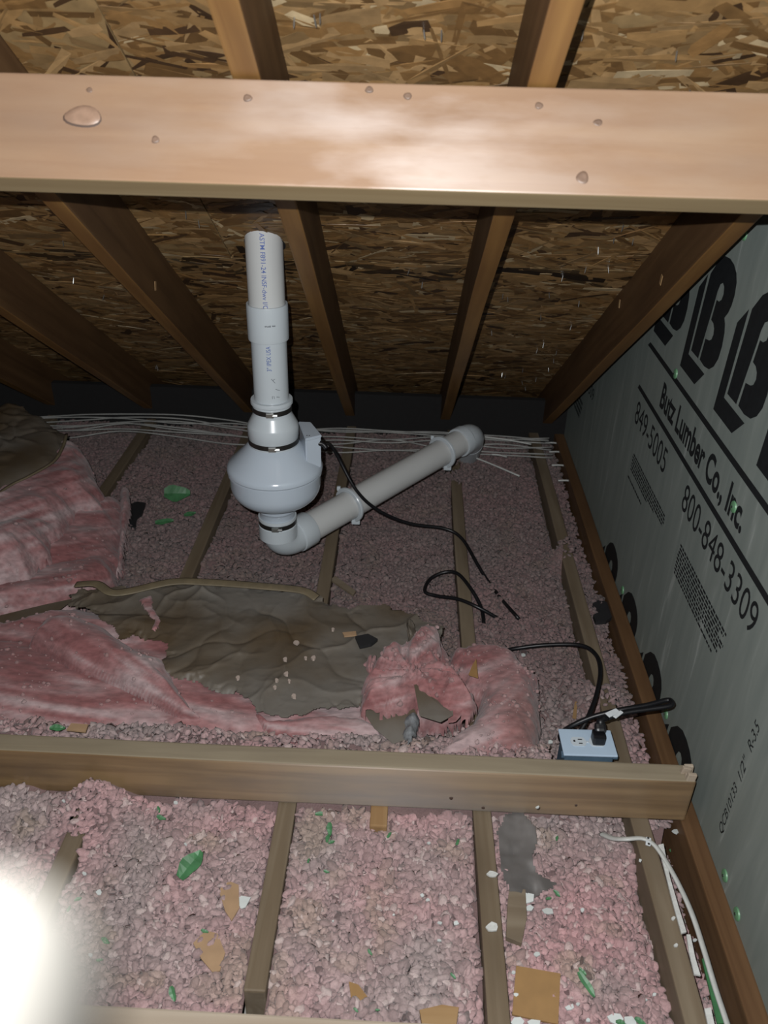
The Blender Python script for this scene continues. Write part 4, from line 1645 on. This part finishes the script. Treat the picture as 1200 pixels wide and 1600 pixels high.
tgc = pz(957, 1115, .158)
MT = Matrix.Rotation(.55, 3, 'Z').to_4x4()
tgo = link('cord_tag', box_mesh(tgc + Vector((0, 0, .002)), .030, .013, .0035, MT, .001), M_TAG, cord)
tgo['label'] = 'white paper tag wrapped round the cord'
sub('tag_end', box_mesh(tgc + Vector((.010, -.006, .004)), .026, .008, .003, Matrix.Rotation(.75, 3, 'Z').to_4x4(), .001), M_TAG, tgo)

# white cable stapled to the near joist
cb = thing('white_cable', 'white flat cable stapled over the last joist near the end joist', 'cable', pz(1013, 1315, 0))
wc = [pz(940, 1303, -.035), pz(958, 1310, -.012), pz(978, 1311, .008), pz(1003, 1310, .010), pz(1022, 1320, .010), pz(1040, 1345, .007), pz(1062, 1385, .004), pz(1082, 1430, .0), pz(1100, 1485, -.004), pz(1118, 1545, -.008), pz(1140, 1612, -.01), pz(1165, 1700, -.01)]
link('sheath', tube_mesh(catmull(wc, 8), .0068, 10, .6), M_WCABLE, cb)
stq = pz(1013, 1315, .013)
st = link('cable_staple', box_mesh(stq, .010, .019, .004, Matrix.Rotation(-.3, 3, 'Z').to_4x4(), .0015), M_TAG, cb)
for s in (-1, 1):
    sub('staple_nail', lathe_mesh([(0, .0014), (.0022, .001), (.0024, 0)], stq + Vector((.001 * s, .0068 * s, .0018)), n=10), M_DARK, st)

# plaster drips along the last joist
for k, (pxs, z) in enumerate([([(1028, 1322), (1036, 1320), (1046, 1372), (1060, 1420), (1072, 1458), (1064, 1460), (1050, 1410), (1040, 1370)], .004),
                              ([(1072, 1462), (1078, 1462), (1086, 1500), (1094, 1526), (1084, 1524), (1076, 1490)], .004), ([(1100, 1578), (1110, 1576), (1116, 1604), (1106, 1606)], .004)]):
    px_piece('plaster_strip', ['long ragged white plaster strip along the last joist by the white cable', 'shorter white plaster strip further down the last joist',
                               'lowest small white plaster strip on the last joist at the picture edge'][k], 'plaster', pxs, z, .004, M_PLASTER)
for (x, y, s) in [(769, 1367, 9), (768, 1450, 11), (762, 1262, 12), (1052, 1436, 4), (1056, 1478, 4)]:
    pxs = [(x + s * math.cos(a) * random.uniform(.6, 1.1), y + s * .7 * math.sin(a) * random.uniform(.6, 1.1)) for a in np.linspace(0, 2 * PI, 9)[:-1]]
    px_piece('plaster_splat', 'white plaster splat stuck on a joist top near the low beam', 'plaster', pxs, .0015, .0035, M_PLASTER, 'plaster splats on joists')

# ------------------------------------------------------------------ scraps on the insulation
GP = poly_xy([(786, 1285), (812, 1277), (830, 1300), (838, 1330), (828, 1352), (842, 1370), (868, 1376), (872, 1390), (842, 1402), (800, 1404), (786, 1385), (780, 1340), (776, 1305)], -.03)
gp = link('grey_plastic_scrap', sheet(GP, .004, lambda x, y, d: H(x, y) + .014 + .010 * (ridge(x * 14, y * 14, 3, 91) - .5) + .02 * np.clip((y - 1.08) / .08, 0, 1), .008, 21, 30), M_GREYPL, loc=(GP[:, 0].mean(), GP[:, 1].mean(), -.03))
tag(gp, 'crumpled dark grey plastic sheet on the insulation under the low beam', 'plastic scrap')
px_piece('wood_offcut', 'flat grey wood offcut leaning below the grey plastic scrap', 'wood scrap', [(795, 1392), (820, 1396), (822, 1440), (814, 1480), (790, 1470), (792, 1420)], None, .012, M_JOIST)
px_piece('card_square', 'square piece of brown card lying flat near the bottom edge', 'card', [(806, 1512), (875, 1524), (872, 1601), (800, 1586)], None, .004, M_CARD, tilt=(0, .05))
px_piece('tan_scrap', 'upper of two tan card scraps, with a white chip beside it', 'card scrap', [(342, 1392), (358, 1378), (373, 1384), (374, 1420), (362, 1440), (352, 1425)], None, .003, M_TAN)
px_piece('tan_scrap', 'larger tan card scrap, lower of two in the bay before the low beam', 'card scrap', [(302, 1475), (322, 1455), (340, 1460), (352, 1490), (344, 1518), (332, 1520), (315, 1500)], None, .003, M_TAN)
px_piece('white_paper_scrap', 'white triangular scrap beside the upper tan card scrap', 'paper scrap', [(374, 1400), (392, 1403), (384, 1418), (368, 1424)], None, .002, M_CHIP)
px_piece('tan_scrap', 'small tan scrap half buried near the bottom edge of the middle bay', 'card scrap', [(545, 1535), (560, 1540), (575, 1560), (565, 1575), (550, 1570)], None, .003, M_CARD)
px_piece('wood_offcut', 'pale wood offcut at the bottom edge of the middle bay', 'wood scrap', [(655, 1584), (690, 1576), (716, 1580), (712, 1610), (660, 1612)], None, .012, M_BLOCK)
px_piece('black_scrap', 'black scrap on the insulation beside the pile of batts', 'scrap', [(203, 790), (215, 786), (228, 788), (222, 806), (214, 812), (212, 826), (198, 826), (198, 808)], .0, .006, M_DARK)
px_piece('dark_lint_scrap', 'dark crumpled scrap between the last joist and the end joist', 'scrap', [(925, 948), (935, 942), (948, 946), (952, 960), (960, 966), (946, 975), (930, 976), (926, 966), (938, 960)], None, .012, M_DARK)
px_piece('dark_lint_scrap', 'small dark blue-black scrap on the kraft paper beside the torn clump', 'scrap', [(555, 998), (575, 994), (590, 1002), (580, 1010), (562, 1014)], .118, .008, M_DARK)
px_piece('bark_strip', 'brown wood splinter lying by the kraft edge', 'wood scrap', [(516, 908), (524, 902), (556, 926), (552, 932)], None, .006, M_JOIST)
px_piece('wood_splinter', 'short pale splinter lying on the brown kraft paper', 'wood scrap', [(535, 990), (556, 988), (557, 994), (538, 996)], .122, .004, M_TAN)
px_piece('torn_paper', 'brown torn paper corner stuck on the rounded batt end', 'paper scrap', [(738, 1040), (744, 1030), (747, 1060), (732, 1055)], .118, .0015, M_CARD)
px_piece('yellow_chip', 'pale yellow chip lying behind the low beam', 'chip', [(104, 1142), (112, 1132), (138, 1134), (134, 1145)], .118, .004, M_TAN)
px_piece('wood_splinter', 'thin upright tan splinter in the insulation before the outlet box', 'wood scrap', [(894, 1122), (898, 1098), (902, 1098), (900, 1124)], None, .004, M_BLOCK)


def leaf(px, py, ln, wd, ang, label, group=None, z=None, mat=None, tilt=.3):
    q = on_fill(px, py, .006 + wd * .5 * math.sin(tilt)) if z is None else pz(px, py, z)
    V, Fc = [], []
    n = 7
    for i in range(n):
        t = i / (n - 1)
        w_ = wd * .5 * math.sin(PI * (t * .80 + .14)) ** .8
        for s in (-1, 0, 1):
            j = 1 + .16 * math.sin(5.1 * i + px + 2.2 * s)
            V.append(Vector((ln * (t - .5), s * w_ * j, .05 * ln * math.cos((t - .5) * 2.2) + (.13 * wd if s > 0 else .05 * wd if s else 0) + .02 * wd * math.sin(3 * i + px))))
    for i in range(n - 1):
        for s in (0, 1):
            Fc.append((i * 3 + s, i * 3 + s + 1, (i + 1) * 3 + s + 1, (i + 1) * 3 + s))
    R = Matrix.Translation(q) @ Matrix.Rotation(tilt, 4, 'X') @ Matrix.Rotation(ang, 4, 'Z') @ Matrix.Rotation(.12, 4, 'Y')
    me = mesh_from([R @ v for v in V], Fc, False)
    o = link('green_leaf_scrap', me, mat or M_GREEN, loc=q)
    so = o.modifiers.new('thickness', 'SOLIDIFY')
    so.thickness = .0012
    return tag(o, label, 'scrap', group)


leaf(298, 1352, .062, .034, 1.05, 'bright green leaf-shaped scrap in the bay before the low beam')
leaf(277, 772, .086, .058, .1, 'large round green scrap on the insulation beside the fan', tilt=.6)
leaf(257, 816, .058, .022, .35, 'narrow green scrap lying lower than the round one beside the fan')
leaf(297, 804, .040, .018, .5, 'small green scrap between the round green scrap and the joist')
leaf(916, 1538, .044, .013, -1.0, 'slim green leaf scrap beside the square brown card')
for (x, y, s) in [(108, 1420, .012), (122, 1405, .014), (165, 1470, .018), (156, 1500, .012), (270, 1553, .024), (515, 1296, .026), (512, 1310, .018), (518, 1316, .014), (500, 1272, .020), (482, 1345, .010), (510, 1362, .012),
                  (715, 1316, .014), (608, 1305, .014), (578, 1488, .012), (708, 1525, .012), (556, 1578, .010), (870, 1396, .016), (857, 1404, .012), (910, 1518, .016), (252, 1278, .020), (248, 1265, .014),
                  (870, 1310, .012), (1000, 1596, .02), (970, 1598, .018), (1053, 1328, .022), (1068, 1378, .018), (320, 1455, .014), (935, 1170, .010), (590, 1578, .008)]:
    leaf(x, y, s, s * .45, random.uniform(-1.5, 1.5), 'small green shred scattered on the near pink insulation', 'green shreds on the insulation')
leaf(90, 1138, .032, .014, .1, 'green shred behind the low beam by the yellow chip', z=.105)
# a strip of green showing beside the plaster
px_piece('green_strip', 'long narrow green strip beside the last joist under the white cable', 'scrap', [(1096, 1500), (1104, 1498), (1122, 1550), (1132, 1600), (1120, 1602), (1108, 1550)], -.035, .004, M_GREEN)

chips = [(155, 1395, 6), (142, 1493, 4), (132, 1366, 4), (822, 1404, 13), (827, 1420, 8), (855, 1425, 9), (910, 1423, 4), (660, 1400, 4), (668, 1407, 4), (687, 1443, 4), (712, 1443, 5), (686, 1470, 4), (838, 1492, 6), (890, 1575, 7),
         (903, 1570, 4), (1022, 1555, 4), (1008, 1563, 4), (810, 1598, 11), (835, 1600, 12), (960, 1592, 14), (985, 1597, 12), (918, 1595, 4), (670, 1318, 3), (100, 1252, 3), (275, 1255, 4), (290, 1320, 3), (1000, 1345, 3), (925, 1262, 3),
         (840, 1262, 3), (802, 1520, 4), (806, 1555, 4), (760, 1420, 3), (1055, 1300, 6), (1060, 1360, 5), (880, 1166, 4), (860, 1160, 4), (818, 1024, 4), (1080, 1430, 4), (1085, 1470, 4), (615, 1430, 2), (520, 1440, 2), (458, 1545, 3)]
for (x, y, s) in chips:
    ph = random.random() * 6
    pxs = [(x + s * math.cos(a + ph) * random.uniform(.6, 1.15), y + s * .8 * math.sin(a + ph) * random.uniform(.6, 1.15)) for a in np.linspace(0, 2 * PI, 7)[:-1]]
    q = on_fill(x, y)
    o = px_piece('white_chip', 'small white paint chip lying on the pink insulation', 'chip', pxs, q.z + .004, .0025, M_CHIP, 'white chips on the insulation', tilt=(random.uniform(-.2, .2), random.uniform(-.2, .2)))
for (x, y, s) in [(372, 1061, 4), (448, 1055, 4), (463, 1006, 4), (446, 1032, 4), (432, 1065, 3), (452, 1066, 3), (430, 1076, 3), (478, 1030, 3), (520, 985, 3), (490, 1030, 4), (460, 1090, 4)]:
    pxs = [(x + s * math.cos(a) * random.uniform(.6, 1.2), y + s * .8 * math.sin(a) * random.uniform(.6, 1.2)) for a in np.linspace(0, 2 * PI, 7)[:-1]]
    px_piece('pale_crumb', 'pale crumb of insulation lying on the brown kraft paper', 'crumb', pxs, .116, .006, M_CRUMB, 'crumbs on the kraft paper')


# ------------------------------------------------------------------ the photographer's fingertip in front of the lens
def cam_pt(a, b, c):
    return CAM + RIGHT * a + UP * b - FWD * c


sk = {'tip': (-.0172, -.0268, -.045, .0090), 'd1': (-.026, -.0308, -.0475, .0094), 'dip': (-.043, -.040, -.053, .0088), 'pip': (-.068, -.052, -.050, .0092), 'mcp': (-.102, -.072, -.026, .0120),
      'palm': (-.118, -.102, .002, .0200), 'wrist': (-.128, -.150, .038, .0210), 'arm': (-.150, -.250, .110, .0280), 'arm2': (-.175, -.340, .175, .0330),
      'm1': (-.118, -.084, -.028, .0115), 'm2': (-.096, -.078, -.062, .0092), 'm3': (-.074, -.076, -.060, .0084), 'm4': (-.062, -.076, -.050, .0072),
      'r1': (-.130, -.100, -.024, .0112), 'r2': (-.108, -.100, -.056, .0090), 'r3': (-.088, -.098, -.054, .0082), 'r4': (-.077, -.098, -.044, .0070),
      'p1': (-.138, -.118, -.014, .0105), 'p2': (-.120, -.120, -.042, .0080), 'p3': (-.104, -.118, -.040, .0072), 'p4': (-.095, -.118, -.032, .0064),
      't1': (-.100, -.095, .022, .0130), 't2': (-.078, -.076, .032, .0105), 't3': (-.058, -.064, .030, .0088)}
ch = [('tip', 'd1', 'dip', 'pip', 'mcp', 'palm', 'wrist', 'arm', 'arm2'), ('palm', 'm1', 'm2', 'm3', 'm4'), ('palm', 'r1', 'r2', 'r3', 'r4'), ('palm', 'p1', 'p2', 'p3', 'p4'), ('palm', 't1', 't2', 't3')]
keys = list(sk)
hv = [cam_pt(*sk[k][:3]) for k in keys]
he = [(keys.index(a), keys.index(b)) for c in ch for a, b in zip(c[:-1], c[1:])]
hm = bpy.data.meshes.new('m')
hm.from_pydata([tuple(v) for v in hv], he, [])
hand = link('person', hm, M_SKIN, loc=cam_pt(*sk['palm'][:3]))
hand.modifiers.new('skin', 'SKIN').use_smooth_shade = True
for i, k in enumerate(keys):
    hm.skin_vertices[0].data[i].radius = (sk[k][3], sk[k][3])
    hm.skin_vertices[0].data[i].use_root = (k == 'palm')
hs = hand.modifiers.new('smooth', 'SUBSURF')
hs.levels = hs.render_levels = 2
tag(hand, "person's fingertip, washed out white and blurred in the lower corner close to the lens", 'person')
bpy.context.view_layer.update()
